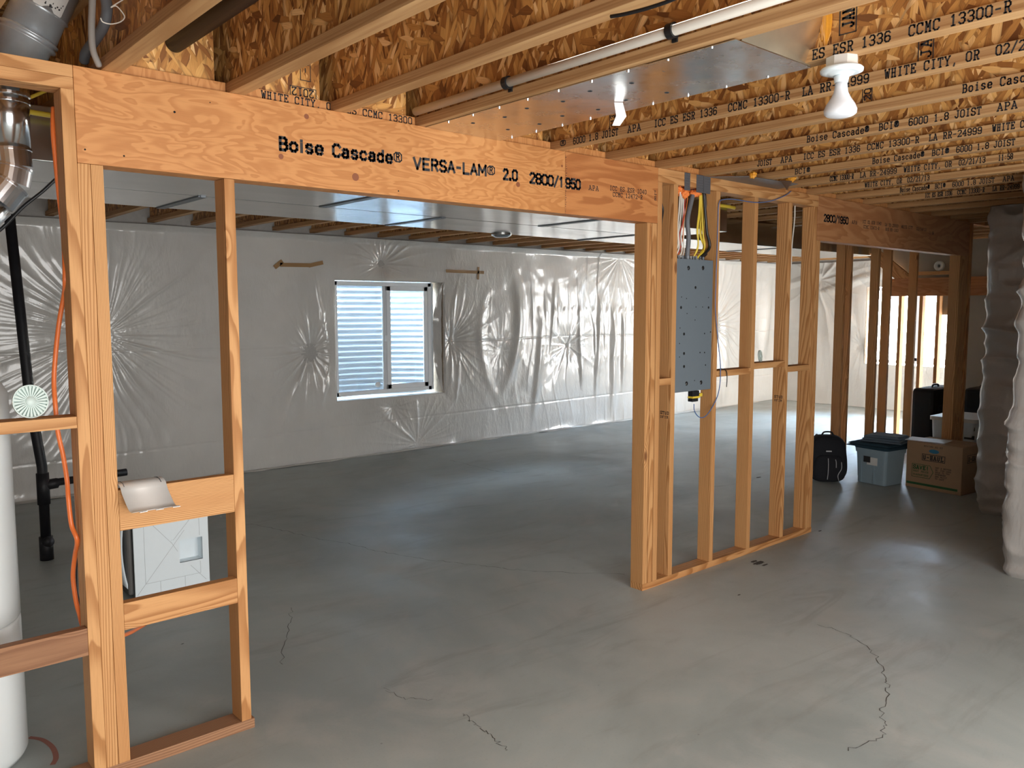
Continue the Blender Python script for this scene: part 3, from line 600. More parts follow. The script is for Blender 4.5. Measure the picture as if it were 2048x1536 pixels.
crack([(925, 1425), (950, 1450), (985, 1475), (1015, 1502)], .0018)
crack([(1640, 1250), (1700, 1270), (1750, 1310), (1770, 1350), (1775, 1390), (1760, 1430), (1765, 1470), (1690, 1500)], .0018)
crack([(585, 1215), (575, 1260), (560, 1330)], .0014)
crack([(770, 1375), (800, 1395), (860, 1400)], .0012)
crack([(900, 920), (960, 935), (1010, 945), (1060, 942)], .0025)
def blotch(x, y, rx, ry, mat, seed, z=.0009):
    c = at(x, y, 'Z', 0); n = 40; vs = [c+Vector((0, 0, z))]
    for k in range(n):
        t = 2*PI*k/n; q = 1+.35*mn.noise(Vector((math.cos(t)*2, math.sin(t)*2, seed)))+.25*mn.noise(Vector((math.cos(t)*6, math.sin(t)*6, seed)))
        vs.append(c+Vector((rx*q*math.cos(t), ry*q*math.sin(t), z)))
    return MB().add(vs, [(0, k+1, (k+1) % n+1) for k in range(n)]).build('floor_stain', mat, bpy.data.objects['floor'])
for a in [(1518, 1126, .05, .02, 'stain', 1), (1508, 1123, .03, .012, 'stain', 2), (1530, 1130, .03, .009, 'stain', 9), (1517, 955, .035, .015, 'stain', 3), (1478, 1190, .012, .006, 'stain', 4), (1640, 1062, .02, .008, 'stain', 5), (365, 1288, .008, .004, 'stain', 6)]: blotch(*a)
# thin red ring sprayed on the floor beside the tank
P = [at(x, y, 'Z', 0) for x, y in [(58, 1475), (85, 1480), (105, 1495), (112, 1515), (105, 1530)]]; P = smooth_path(P, 8); vs = []; fs = []
for i, p in enumerate(P):
    d = (P[min(i+1, len(P)-1)]-P[max(i-1, 0)]).normalized(); nn = Vector((-d.y, d.x, 0))*.009; vs += [p+nn+Vector((0, 0, .0008)), p-nn+Vector((0, 0, .0008))]
for i in range(len(P)-1): fs.append((2*i, 2*i+1, 2*i+3, 2*i+2))
MB().add(vs, fs).build('red_marking', 'redmark', bpy.data.objects['floor'])

# ------------------------------------------------------------------ floor joists
FW, FH = .058, .038
def joist(xr, y0, y1, label, prints=(), group='floor joists under the ceiling'):
    """engineered I-joist: xr is the right edge of its flanges"""
    xc = xr-FW/2; r = thing('floor_joist', (xc, y0, ZJ), label, 'joist', group); L = y1-y0
    MB().box((-FW/2, 0, 0), (FW/2, L, FH), .0015).build('bottom_flange', 'flange', r)
    MB().box((-FW/2, 0, ZS-ZJ-FH), (FW/2, L, ZS-ZJ-.001), .0015).build('top_flange', 'flange', r)
    MB().box((-.005, .0, FH-.004), (.005, L, ZS-ZJ-FH+.004)).build('web', 'osb', r)
    for (s, ya, yb) in prints:       # text runs toward the camera from ya to yb
        mb = MB(); n = len(s); pitch = abs(yb-ya)/n; hh = .028
        stroke_text(mb, s, (xr-FW, ya, ZJ+.005), (0, -1, 0), (0, 0, 1), hh, pitch, .165, (-1, 0, 0))
        ink(mb, r, 'printed_text')
    return r
def yx(xp, X):
    """where the line x=X, z=ZJ crosses the image column xp"""
    lo, hi = -2.85, 4.7
    for _ in range(50):
        m_ = (lo+hi)/2; d = Vector((X, m_, ZJ))-CAM; u = 1024+F_PX*d.dot(Rt)/d.dot(Fw)
        if u > xp: lo = m_
        else: hi = m_
    return m_
JX = [-.63, -.225, .180, .600, 1.014, 1.415, 1.822, 2.205, 2.60, 3.0, 3.40, 3.80]
k = 4.205
while k < 12.1: JX.append(k); k += .405
T_A = 'ICC ES ESR 1336'; T_B = 'CCMC 13300-R'; T_C = 'LA RR-24999'; T_D = 'WHITE CITY, OR'; T_E = '02/21/13'; T_F = 'Boise Cascade®'; T_G = 'BCI®'; T_H = '6000 1.8 JOIST'
def line(X, items):
    return [(s, yx(a, X), yx(b, X)) for s, a, b in items]
PR = {
 6: lambda X: line(X, [('ES ESR 1336', 1625, 1785), (T_B, 1818, 2027)]),
 7: lambda X: line(X, [('®', 1121, 1136), (T_H, 1147, 1238), ('APA', 1256, 1284), (T_A, 1309, 1436), (T_B, 1457, 1582), (T_C, 1605, 1741), (T_D, 1770, 1962), (T_E, 1992, 2120)]),
 8: lambda X: line(X, [(T_F, 1925, 2110)]),
 9: lambda X: line(X, [(T_F, 1614, 1740), (T_G, 1758, 1800), (T_H, 1818, 1965), ('APA', 1995, 2038)]),
 10: lambda X: line(X, [('JOIST', 1515, 1545), ('APA', 1562, 1586), (T_A, 1607, 1722), (T_B, 1735, 1840), (T_C, 1858, 1966), (T_D, 1985, 2120)]),
 11: lambda X: line(X, [('BCI®', 1590, 1622), (T_F, 1745, 1850), (T_G, 1864, 1900), (T_H, 1913, 2032)]),
 12: lambda X: line(X, [(T_B, 1660, 1708), (T_C, 1720, 1795), (T_D, 1808, 1905), (T_E, 1918, 1972), ('11:58', 1997, 2027)]),
 13: lambda X: line(X, [('WHITE CITY, OR', 1730, 1805), ('02/21/13', 1815, 1860)]),
 14: lambda X: line(X, [(T_F, 1800, 1860), (T_G, 1870, 1892), (T_H, 1905, 1990), ('APA', 2006, 2030)]),
 15: lambda X: line(X, [(T_A, 1850, 1905), (T_B, 1915, 1970), (T_C, 1985, 2040)]),
}
far_side = {9: [(T_H, 3.9, 3.5), ('APA', 3.4, 3.3)], 12: [(T_A, 2.0, 1.6), (T_B, 1.55, 1.2)]}
LAB = ['floor joist nearly overhead, at the far left edge of the ceiling', 'floor joist crossing the top left corner above the round duct',
 'floor joist left of the open ended black pipe, just right of the grey pipes', 'floor joist right of the open ended black pipe', 'floor joist second right of the black pipe, above the boxed year stamp',
 'floor joist carrying the white plastic pipe', 'floor joist beside the shiny sheet metal pan, with the bulb below it', 'floor joist with long printed text, first right of the large metal pan',
 'floor joist landing just right of the beam splice, second right of the metal pan', 'floor joist with a printed line just behind the bulb',
 'floor joist left of the small metal pan, above the stud wall', 'floor joist with printed text just beyond the small metal pan']
ORD = ['seventh', 'eighth', 'ninth', 'tenth', 'eleventh', 'twelfth', 'thirteenth', 'fourteenth', 'fifteenth', 'sixteenth', 'seventeenth', 'eighteenth', 'nineteenth', 'twentieth', 'twenty-first', 'twenty-second', 'twenty-third', 'twenty-fourth', 'twenty-fifth', 'twenty-sixth']
for i, x in enumerate(JX):
    lab = LAB[i] if i < len(LAB) else 'floor joist in the far right part of the ceiling, %s beyond the large metal pan' % ORD[i-12]
    y0 = YF+.01 if x < 4.8 else (-1.31 if x < 6.9 else -1.58)
    joist(x, YF+.01 if x < 6.8 else -1.59, YB+.02, lab, PR[i](x-FW) if i in PR else ())
    for (s, ya, yb) in far_side.get(i, ()):
        pass

# blocking panels on top of the wall line between the joists
def block_panel(i, label, prints=()):
    xa, xb = JX[i]+.002, JX[i+1]-FW-.002; y = .055; r = thing('blocking_panel', ((xa+xb)/2, y, ZJ), label, 'blocking panel', 'blocking panels over the wall line'); hw = (xb-xa)/2
    for sx in (0,):
        MB().box((-hw, -FW/2, 0), (hw, FW/2, FH), .0015).build('bottom_flange', 'lvl', r)
    MB().box((-hw, -FW/2, ZS-ZJ-FH), (hw, FW/2, ZS-ZJ-.001), .0015).build('top_flange', 'lvl', r)
    MB().box((-hw+.001, -.005, FH-.004), (hw-.03, .005, ZS-ZJ-FH+.004)).build('web', 'osb', r)
    for (s, x0, x1, h, dx, dz) in prints:
        mb = MB(); stroke_text(mb, s, (x0, y-FW/2, ZJ+.007), (1, 0, 0), (0, 0, 1), h, (x1-x0)/len(s), .17, (0, -1, 0)); ink(mb, r)
    return r
BL = ['above the upper left plate', 'above the left end of the long beam', 'over the first printed word of the long beam', 'with a boxed year stamp above the long beam', 'directly left of the white pipe', 'inside the metal pan', 'at the beam splice, right of the metal pan', 'second right of the beam splice', 'above the post at the end of the long beam', 'above the electrical panel', 'above the middle of the right stud wall', 'above the right half of the stud wall']
for i in range(2, 24):
    pr = []
    if i == 3: pr = [('WHITE CITY, OR', .675, .985, .026, 0, 0)]
    if i == 4: pr = [('ES CCMC 13300', 1.03, 1.345, .026, 0, 0)]
    lab = 'strand board blocking panel '+(BL[i-1] if i-1 < len(BL) else 'over the far header, %s from the right stud wall' % ['first', 'second', 'third', 'fourth', 'fifth', 'sixth', 'seventh', 'eighth', 'ninth', 'tenth', 'eleventh', 'twelfth'][i-13])
    r = block_panel(i, lab, pr)
    if i == 3:      # boxed year stamp, upside down, and a second box beside it
        mb = MB(); X0, Y0 = .945, .05-.001
        def rect(x0, x1, z0, z1, t=.003):
            for a, b, c, d in ((x0, x1, z0, z0+t), (x0, x1, z1-t, z1), (x0, x0+t, z0, z1), (x1-t, x1, z0, z1)): mb.box((a, .0485, c), (b, .0498, d))
        rect(.799, .909, ZJ+.040, ZJ+.080, .0025); stroke_text(mb, '2012', (.897, .0498, ZJ+.074), (-1, 0, 0), (0, 0, -1), .028, .024, .16, (0, -1, 0))
        rect(.843, .887, ZJ+.105, ZJ+.20, .0025); stroke_text(mb, 'V-', (.852, .0498, ZJ+.185), (0, 0, -1), (1, 0, 0), .026, .03, .16, (0, -1, 0)); ink(mb, r, 'date_stamp')

def web_stamp(i, xpix, ypix, s, hgt=.05, ln=.17, up=True):
    """boxed stamp reading upward on a joist web"""
    X = JX[i]-FW/2-.005; p = at(xpix, ypix, 'X', X); mb = MB(); y, z = p.y, p.z; t = .003
    for (ya, yb, za, zb) in ((y, y-hgt, z, z+t), (y, y-hgt, z+ln-t, z+ln), (y, y-t, z, z+ln), (y-hgt+t, y-hgt, z, z+ln)): mb.box((X-.0012, min(ya, yb), za), (X, max(ya, yb), zb))
    stroke_text(mb, s, (X, y-hgt*.82, z+.02), (0, 0, 1), (0, 1, 0), hgt*.62, (ln-.03)/len(s), .19, (-1, 0, 0))
    r = [o for o in bpy.data.objects if o.name.startswith('floor_joist') and o.parent is None and abs(o.location.x-(JX[i]-FW/2)) < .001][0]; ink(mb, r, 'date_stamp')
web_stamp(6, 1678, 72, 'JAN', .055, .095); web_stamp(7, 1835, 130, 'JAN-', .05, .16); web_stamp(8, 1724, 212, '20', .04, .08); web_stamp(7, 1219, 262, '113', .035, .08)

# ------------------------------------------------------------------ the framed wall
D_ = .089
def stud(x0, x1, z0, z1, label, cat='stud', name='stud', mat='fir', group=None, y0=0, y1=D_): return board(name, (x0, y0, z0), (x1, y1, z1), mat, label, cat, group)
# left part
board('bottom_plate', (-.62, 0, 0), (.563, D_, .038), 'fird', 'stained bottom plate under the left stud opening, on the concrete', 'plate')
stud(0, .0375, .038, 2.283, 'tall king stud beside the orange tube, left end of the long beam', name='king_stud')
stud(.038, .0755, .038, 2.057, 'jack stud between the left king stud and the outer jack stud, under the beam end', name='jack_stud')
stud(.0765, .114, .038, 2.057, 'knotty jack stud right of its twin, touching the two cross blocks', name='jack_stud')
s2 = stud(.5125, .5505, .038, 2.057, 'single stud standing alone under the long beam, right of the two cross blocks')
stud(-.445, -.407, .038, 2.283, 'stud at the far left end of the left blocks')
board('top_plate', (-.62, 0, 2.283), (.0375, D_, 2.3205), 'fir', 'lower top plate at the upper left', 'plate'); board('top_plate', (-.62, 0, 2.321), (.0375, D_, 2.3585), 'fir', 'upper top plate at the upper left, below the round duct', 'plate')
board('cross_block', (.1145, 0, .848), (.512, .038, .988), 'fir', 'upper wide cross block with the silver bent sheet on it, left opening', 'block')
board('cross_block', (.1145, 0, .502), (.512, .038, .596), 'fir', 'lower cross block with a dark knot, below the white appliance', 'block')
board('cross_block', (-.4065, 0, 1.210), (-.0005, D_, 1.248), 'fir', 'flat cross block at the left edge holding up the white slotted disc', 'block')
board('cross_block', (-.4065, 0, .447), (-.0005, .038, .540), 'fird', 'dark reddish cross block in front of the white tank', 'block')
XS, XP, XE = 2.222, 2.851, 2.938
beam1 = board('header_beam', (.0385, 0, 2.058), (XS-.0008, D_, 2.3585), 'lvl', 'long laminated beam with large black printed lettering over the wide opening', 'beam')
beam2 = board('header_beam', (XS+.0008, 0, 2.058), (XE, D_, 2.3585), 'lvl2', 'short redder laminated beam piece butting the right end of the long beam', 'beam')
def hp(x, y): p = at(x, y, 'Y', 0); return (p.x, 0, p.z)
for s, a, b, h in [('Boise', (559, 299), (646, 309), .044), ('Cascade®', (666, 312), (803, 328), .044), ('VERSA-LAM®', (828, 337), (989, 353), .044), ('2.0', (1007, 358), (1034, 361), .044), ('2800/1', (1060, 365), (1126, 374), .044)]:
    bold_text(s, hp(*a), hp(*b), h, beam1)
for s, a, b, h in [('950', (1132, 375), (1160, 378.5), .044)]: bold_text(s, hp(*a), hp(*b), h, beam2)
mb = MB()
for s, a, b, h in [('APA', (1178, 379.5), (1199, 382), .022), (T_A.replace('1336', '1040'), (1220, 380), (1294, 388.5), .021), ('CCMC 12472-R', (1226, 392.5), (1286, 399), .021), ('L', (1309, 389), (1314, 390), .02), ('H', (1309, 400), (1314, 401), .02)]:
    mb = MB(); p0 = Vector(hp(*a)); p1 = Vector(hp(*b)); stroke_text(mb, s, p0, p1-p0, (0, 0, 1), h, (p1-p0).length/len(s), .16, (0, -1, 0)); ink(mb, beam2)
# knots and nail heads on the beam
def spots(parent, pts, name, mat, r=.006):
    mb = MB()
    for p in pts:
        q = Vector(hp(*p[:2])); rr = p[2] if len(p) > 2 else r; mb.tube([q+Vector((0, .0002, 0)), q+Vector((0, -.0006, 0))], rr, 12)
    ink(mb, parent, name, mat)
spots(beam1, [(613, 233, .010), (562, 313, .010), (711, 354, .0155), (1036, 369, .012), (1124, 332, .006)], 'knot', plain('beam_knot', (.26, .085, .035), .6), .01)
spots(beam1, [(170, 299, .003), (248, 312, .003), (349, 224, .004), (420, 205, .002), (797, 382, .003), (900, 325, .003)], 'nail_head', 'hole')
mb = MB(); rr = random.Random(3)
for k in range(26):
    z = 2.07+.28*k/26; x = XS+rr.uniform(-.001, .006); mb.box((x, -.0008, z), (x+rr.uniform(.002, .006), .0002, z+rr.uniform(.001, .004)))
ink(mb, beam2, 'splice_marks')

# right part
XK = 2.939
board('bottom_plate', (XP, 0, 0), (4.715, D_, .038), 'fir', 'bottom plate of the right stud wall on the concrete floor', 'plate')
stud(XP, XP+.0375, .038, 2.057, 'outermost jack stud facing the wide opening, left end of the right stud wall', name='jack_stud')
stud(XP+.044, XP+.0815, .038, 2.057, 'inner jack stud squeezed between the outer jack stud and king stud, right stud wall', name='jack_stud')
stud(XK, XK+.0375, .038, 2.283, 'king stud at the right end of the beam with the printed small text', name='king_stud')
SX = [3.079, 3.484, 3.890, 4.297]
labs = ['stud along the left side of the grey electrical panel', 'stud along the right side of the grey electrical panel', 'middle stud right of the blue cable loop', 'stud with a wavy bark edge, second from the right end of the wall']
studs = [stud(x, x+.038, .038, 2.283, l) for x, l in zip(SX, labs)]
stud(4.618, 4.656, .038, 2.283, 'king stud at the right end of the stud wall', name='king_stud')
stud(4.671, 4.709, .038, 2.057, 'jack stud under the left end of the far dark beam', name='jack_stud')
board('top_plate', (XK, 0, 2.283), (4.668, D_, 2.3205), 'fir', 'lower top plate over the electrical panel and right studs', 'plate'); board('top_plate', (XK, 0, 2.321), (4.668, D_, 2.3585), 'fir', 'upper top plate over the right studs, under the steel nail plates', 'plate')
board('cross_block', (XK+.0376, 0, 1.160), (SX[0]-.0001, D_, 1.198), 'fir', 'short cross block between king stud and panel stud', 'block')
board('cross_block', (SX[1]+.0385, 0, 1.178), (SX[2]-.0005, D_, 1.216), 'fir', 'cross block with a black cable end hanging over it', 'block')
board('cross_block', (SX[2]+.0385, 0, 1.205), (SX[3]-.0005, D_, 1.243), 'fir', 'highest cross block with a white disc standing on it', 'block')
board('cross_block', (SX[3]+.0385, 0, 1.165), (4.6175, D_, 1.203), 'fir', 'rightmost cross block in the right stud wall', 'block')
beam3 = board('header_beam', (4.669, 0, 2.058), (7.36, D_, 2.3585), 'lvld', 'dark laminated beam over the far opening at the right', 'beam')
bold_text('2800/1950', hp(1648, 442), hp(1696, 448), .044, beam3)
mb = MB()
for s, a, b, h in [('APA', (1704, 447), (1715, 448.5), .022), (T_A.replace('1336', '1040'), (1725, 446), (1763, 450), .021), ('CCMC 12472-R', (1727, 456), (1759, 460), .021), ('LA RR-25600', (1770, 452), (1797, 455), .021), ('HUD MR-1303', (1771, 461), (1797, 464), .021), ('WHITE CITY', (1803, 456), (1826, 458), .021), ('02/14/13', (1833, 460), (1853, 462), .021), ('11:58', (1858, 468), (1868, 469), .021)]:
    mb = MB(); p0 = Vector(hp(*a)); p1 = Vector(hp(*b)); stroke_text(mb, s, p0, p1-p0, (0, 0, 1), h, (p1-p0).length/len(s), .16, (0, -1, 0)); ink(mb, beam3)
# grade stamps on two studs
for st_, x0, z0 in ((studs[0], 3.079, .985), (studs[3], 4.297, .99)):
    mb = MB(); stroke_text(mb, 'STUD', (x0, .072, z0), (0, -1, 0), (0, 0, 1), .016, .016, .2, (-1, 0, 0)); stroke_text(mb, 'DFIR', (x0, .072, z0-.022), (0, -1, 0), (0, 0, 1), .012, .015, .2, (-1, 0, 0)); ink(mb, st_, 'grade_stamp')
# steel nail plates on the top plate
for (xa, xb, lb) in ((3.170, 3.222, 'narrow steel nail plate on the top plate, left of the wider one'), (3.282, 3.415, 'wide pair of steel nail plates on the top plate above the panel')):
    r = thing('nail_plate', ((xa+xb)/2, 0, 2.27), lb, 'nail plate'); h = (xb-xa)/2
    if xb-xa < .1: MB().box((-h, -.0025, -.01), (h, -.0002, .088), .0006).build('steel_plate', 'plate', r)
    else:
        MB().box((-h, -.0025, -.012), (-.001, -.0002, .088), .0006).build('steel_plate', 'plate', r); MB().box((.001, -.0035, -.012), (h, -.0004, .086), .0006).build('steel_plate', 'plate', r)
    mb = MB(); rr = random.Random(5)
    for a in np.arange(-h+.012, h-.006, .014):
        for b in np.arange(0, .085, .014): mb.tube([(a, -.0024, b), (a, -.0045, b)], .002, 8)
    mb.build('dimples', 'plate', r)

# ------------------------------------------------------------------ framing beyond the far opening
def far_stud(px0, px1, Y, z0, z1, label, mat='fir', ypix=680, wd=None, name='stud'):
    a = at(px0, ypix, 'Y', Y); b = at(px1, ypix, 'Y', Y); wd = wd or .038
    return board(name, (a.x, Y, z0), (a.x+wd, Y+D_, z1), mat, label, 'stud')
post = board('post', (7.17, .0, 0), (7.262, D_, 2.057), 'fir', 'left half of the doubled post holding the right end of the dark beam', 'post')
post = board('post', (7.264, .0, 0), (7.36, D_, 2.057), 'fir', 'right half of the doubled post behind the cardboard box', 'post')
board('stud', (7.40, 0, 0), (7.438, D_, 2.357), 'fir', 'stud just right of the doubled post, half hidden by the grey plastic', 'stud')
YI = 1.05
for (x, w_, lb) in [(1684, .038, 'left half of the doubled far stud behind the backpack'), (1697, .12, 'right half of the doubled far stud behind the backpack')]:
    p = at(x, 680, 'Y', YI); board('stud', (p.x, YI, 0), (p.x+.038, YI+D_, 2.357), 'fir', lb, 'stud')
for (x, lb) in [(1752, 'far stud above the blue grey tote'), (1776, 'far stud with printed marks, behind the tote'), (1828, 'far stud crossing the far window, left of the black suitcase')]:
    p = at(x, 680, 'Y', YI); board('stud', (p.x, YI, 0), (p.x+.038, YI+D_, 2.357), 'fir', lb, 'stud')
PXX = 9.3
for (x, lb, z1) in [(1842, 'inner far stud left of the black suitcase', 1.88), (1876, 'shorter inner far stud above the black suitcase', 1.88), (1800, 'inner far stud close behind the printed one', 1.88)]:
    p = at(x, 680, 'X', PXX); board('stud', (PXX, p.y, 0), (PXX+D_, p.y+.038, z1), 'fir', lb, 'stud')
yw = at(1905, 650, 'X', PXX).y
struct(MB().box((PXX, -.62, 0), (PXX+.10, yw, ZJ-.002)).build('wall_stair', 'drywall'))
a = at(1785, 570, 'X', PXX); zb, zt = at(1850, 592, 'X', PXX).z, at(1850, 556, 'X', PXX).z
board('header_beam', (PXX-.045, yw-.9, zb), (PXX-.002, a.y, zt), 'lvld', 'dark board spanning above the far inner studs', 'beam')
a = at(1838, 547, 'X', PXX-.05); b = at(1912, 545, 'X', PXX-.05)
board('cross_block', (PXX-.092, b.y, a.z-.02), (PXX-.003, a.y, a.z+.018), 'fir', 'horizontal block with the white ring standing on it', 'block'); zring = a.z+.018
# drywall above the inner studs, under the stair
yl = at(1730, 500, 'X', PXX).y
P = [at(1718, 470, 'X', PXX), at(1722, 486, 'X', PXX), at(1838, 574, 'X', PXX), at(1838, 592, 'X', PXX)]; P = [(p.y, min(p.z, ZJ-.002)) for p in P]; P += [(yw+.002, P[-1][1]), (yw+.002, ZJ-.002)]
vs = [(PXX+.092, y, z) for y, z in P]+[(PXX+.105, y, z) for y, z in P]; n = len(P)
tag(MB().add(vs, [tuple(range(n)), tuple(range(n, 2*n))]+[(k, (k+1) % n, n+(k+1) % n, n+k) for k in range(n)]).build('soffit_panel', 'drywall'), 'grey drywall panel high behind the far studs', 'drywall')
a = at(1876, 600, 'X', PXX+.12); b = at(1905, 630, 'X', PXX+.12)
o = MB().box((PXX+.12, b.y-.02, b.z), (PXX+.14, a.y, zb+.05)).build('hanging_panel', 'drywall'); tag(o, 'dim grey panel hanging below the far dark board', 'drywall')
a = at(1722, 486, 'X', PXX-.021); b = at(1838, 580, 'X', PXX-.021); d = b-a; L = d.length
r = board('stair_stringer', (-.019, -L/2, -.07), (.019, L/2, .07), 'fir', 'diagonal stair stringer crossing behind the far studs', 'stringer')
r.location = (a+b)/2; r.rotation_euler = (Matrix.Rotation(math.atan2(-d.z, -d.y), 3, 'X') @ r.rotation_euler.to_matrix()).to_euler()
r = MB().lathe([(.02, 0), (.055, 0), (.06, .012), (.055, .03), (.02, .03), (.02, 0)], seg=28, mat=Matrix.Rotation(-PI/2, 4, 'Y')).build('foam_ring', 'white', smooth=True)
p = at(1879, 534, 'X', PXX-.04); r.location = (PXX-.03, p.y, zring+.061); tag(r, 'white ring standing on the far horizontal block', 'ring')
a = at(1953, 770, 'X', 8.9); o = MB().box((-.02, -.25, 0), (.02, .25, 1.12), .01).build('plywood_board', plain('orange_brown_board', (.33, .14, .05), .6)); o.location = (9.1, .0, 0); tag(o, 'orange brown board standing in the dark beside the grey plastic', 'board')
# ------------------------------------------------------------------ electrical panel
PZ0, PZ1 = 1.108, 1.876
pn = thing('electrical_panel', ((3.1185+3.474)/2, .055, PZ0), 'grey back of an electrical panel mounted between two studs of the right wall', 'electrical panel')
hw = (3.474-3.1185)/2; Hh = PZ1-PZ0
MB().box((-hw, -.047, 0), (hw, .045, Hh), .002).build('enclosure', 'panel', pn)
mb = MB()
def ppx(x, y): p = at(x, y, 'Y', .008); return (p.x-pn.location.x, p.z-PZ0)
big = [(1377, 536), (1406, 536), (1373, 767), (1402, 765)]
for (x, y, r) in [(1377, 536, .009), (1406, 536, .009), (1373, 767, .009), (1402, 765, .009), (1391, 575, .006), (1362, 615, .006), (1417, 615, .005), (1368, 668, .006), (1368, 707, .006), (1368, 733, .006), (1409, 667, .003), (1409, 705, .003), (1400, 705, .003),
               (1373, 597, .002), (1363, 594, .002), (1392, 614, .002), (1374, 627, .002), (1390, 640, .002), (1360, 656, .002), (1411, 730, .003), (1359, 687, .002), (1359, 714, .002), (1389, 761, .002), (1417, 595, .002), (1421, 664, .003), (1405, 614, .002)]:
    u, v = ppx(x, y); mb.tube([(u, -.0468, v), (u, -.0476, v)], r*1.35+.0006, 12)
mb.build('knockout_holes', 'hole', pn)
mb = MB()
for (x, y) in big: u, v = ppx(x-1.5, y+1); mb.tube([(u, -.0472, v), (u, -.050, v)], .0055, 12)
mb.build('screw_heads', 'galv', pn)
conx = [-.155, -.125, -.095, -.06, -.015, .045, .07, .11, .14]
for k, c in enumerate(conx):
    m = MB().tube([(c, 0, Hh), (c, 0, Hh+.006), (c, 0, Hh+.006), (c, 0, Hh+.022)], [.012, .012, .009, .009] if k != 4 else [.022, .022, .018, .018], 14); m.build('cable_connector', 'galvd', pn)
# conduit-style yellow and black connector at the bottom edge
r = thing('wire_connector', (3.325, .02, PZ0-.045), 'yellow and black connector hanging under the grey panel', 'connector')
MB().box((-.035, -.02, 0), (.035, .02, .012), .002).build('yellow_band', 'yellow', r); MB().box((-.035, -.018, .012), (.030, .018, .044), .003).build('black_body', 'black', r)
MB().box((-.035, -.018, -.02), (.02, .018, 0), .003).build('black_foot', 'black', r); MB().box((.03, -.012, .006), (.07, .012, .026), .003).build('yellow_lever', 'yellow', r)
# cables from the top plate into the panel
def cable(name, pts, r, mat, label, cat='cable', group=None, seg=8, n=8):
    return tag(MB().tube(smooth_path(pts, n), r, seg).build(name, mat, smooth=True), label, cat, group)
TOP = 2.2835; cx = pn.location.x; tz = PZ1+.012
def c3(pix, Y): return [at(x, y, 'Y', Y) for x, y in pix]
def run(pix, Y, xend):
    pts = c3(pix, Y); pts[0].z = TOP-.004; pts[-1] = Vector((cx+xend, .055, tz)); return pts
wl = 'white jacketed cable in the bundle dropping into the left of the panel'
for k, (pix, e) in enumerate([([(1361, 385), (1358, 420), (1355, 460), (1356, 490), (1358, 515)], -.155), ([(1363, 385), (1362, 425), (1357, 465), (1358, 495), (1361, 515)], -.125), ([(1365, 387), (1366, 430), (1362, 470), (1364, 500), (1367, 515)], -.095),
                              ([(1367, 388), (1369, 430), (1367, 475), (1368, 500), (1371, 515)], -.06), ([(1364, 386), (1361, 410), (1360, 470), (1363, 500), (1369, 516)], -.075)]):
    cable('white_cable', run(pix, .028+.013*k, e), .0042, 'wwire', ['first', 'second', 'third', 'fourth', 'last'][k]+' of the five white cables, counted from the left, dropping into the panel', group='white cables into the panel')
cable('red_cable', run([(1372, 395), (1366, 440), (1359, 470), (1360, 500), (1362, 515)], .05, -.14), .0035, 'red', 'dark red cable among the white cables above the panel')
cable('orange_cable', run([(1376, 390), (1373, 415), (1367, 445), (1365, 480), (1366, 515)], .06, -.10), .0022, 'orange', 'thin orange wire slanting between the white cables')
cable('service_cable', run([(1388, 382), (1382, 405), (1375, 440), (1377, 475), (1384, 515)], .045, -.015), .0135, 'grey', 'thick grey service cable dropping into the panel middle', seg=14)
yl = 'yellow jacketed cable in the bundle dropping into the right of the panel'
for k, (pix, e) in enumerate([([(1400, 388), (1398, 420), (1394, 460), (1396, 490), (1399, 515)], .045), ([(1401, 388), (1400, 425), (1396, 455), (1396, 495), (1399, 515)], .04), ([(1402, 388), (1404, 430), (1406, 470), (1408, 500), (1410, 515)], .07),
                              ([(1403, 388), (1402, 430), (1400, 470), (1407, 495), (1413, 515)], .075), ([(1404, 390), (1408, 430), (1407, 470), (1410, 495), (1414, 515)], .085), ([(1403, 389), (1405, 440), (1402, 470), (1409, 500), (1416, 515)], .08)]):
    cable('yellow_cable', run(pix, .026+.012*k, e), .0042, 'yellow', ['first', 'second', 'third', 'fourth', 'fifth', 'last'][k]+' of the six yellow cables, counted from the left, dropping into the panel', group='yellow cables into the panel')
cable('black_cable', run([(1407, 390), (1411, 430), (1414, 465), (1419, 495), (1421, 515)], .04, .105), .0085, 'black', 'thick black cable at the right side of the yellow bundle')
cable('black_cable', run([(1410, 390), (1414, 430), (1418, 465), (1422, 495), (1424, 515)], .075, .135), .006, 'black', 'thinner black cable beside the stud right of the yellow bundle')
cable('blue_cable', c3([(1582, 382), (1572, 390), (1545, 401), (1512, 405), (1470, 399), (1448, 399), (1438, 406), (1436, 440), (1434, 500), (1432, 560), (1431, 620), (1436, 680), (1441, 740), (1437, 785), (1424, 815), (1410, 833), (1398, 834), (1389, 822), (1388, 808)], -.012), .0028, 'blue', 'blue cable looping from the top plate down past the panel', n=6)
cable('black_cable', c3([(1437, 738), (1446, 738), (1453, 743), (1454, 760), (1453, 774)], -.008), .0028, 'black', 'short black cable end hanging over the cross block')
cable('white_cable', run([(1590, 408), (1589, 440), (1584, 490), (1581, 540), (1581, 600)], .05, 1.0)[:4]+[Vector((4.345, .05, 1.72))], .004, 'wwire', 'white cable stapled down the stud right of the blue loop')
cable('grey_cable', [at(x, y, 'Y', .06) for x, y in [(1324, 370), (1322, 400), (1326, 420), (1323, 445), (1322, 470)]], .005, 'black', 'dark cable beside the king stud left of the panel')
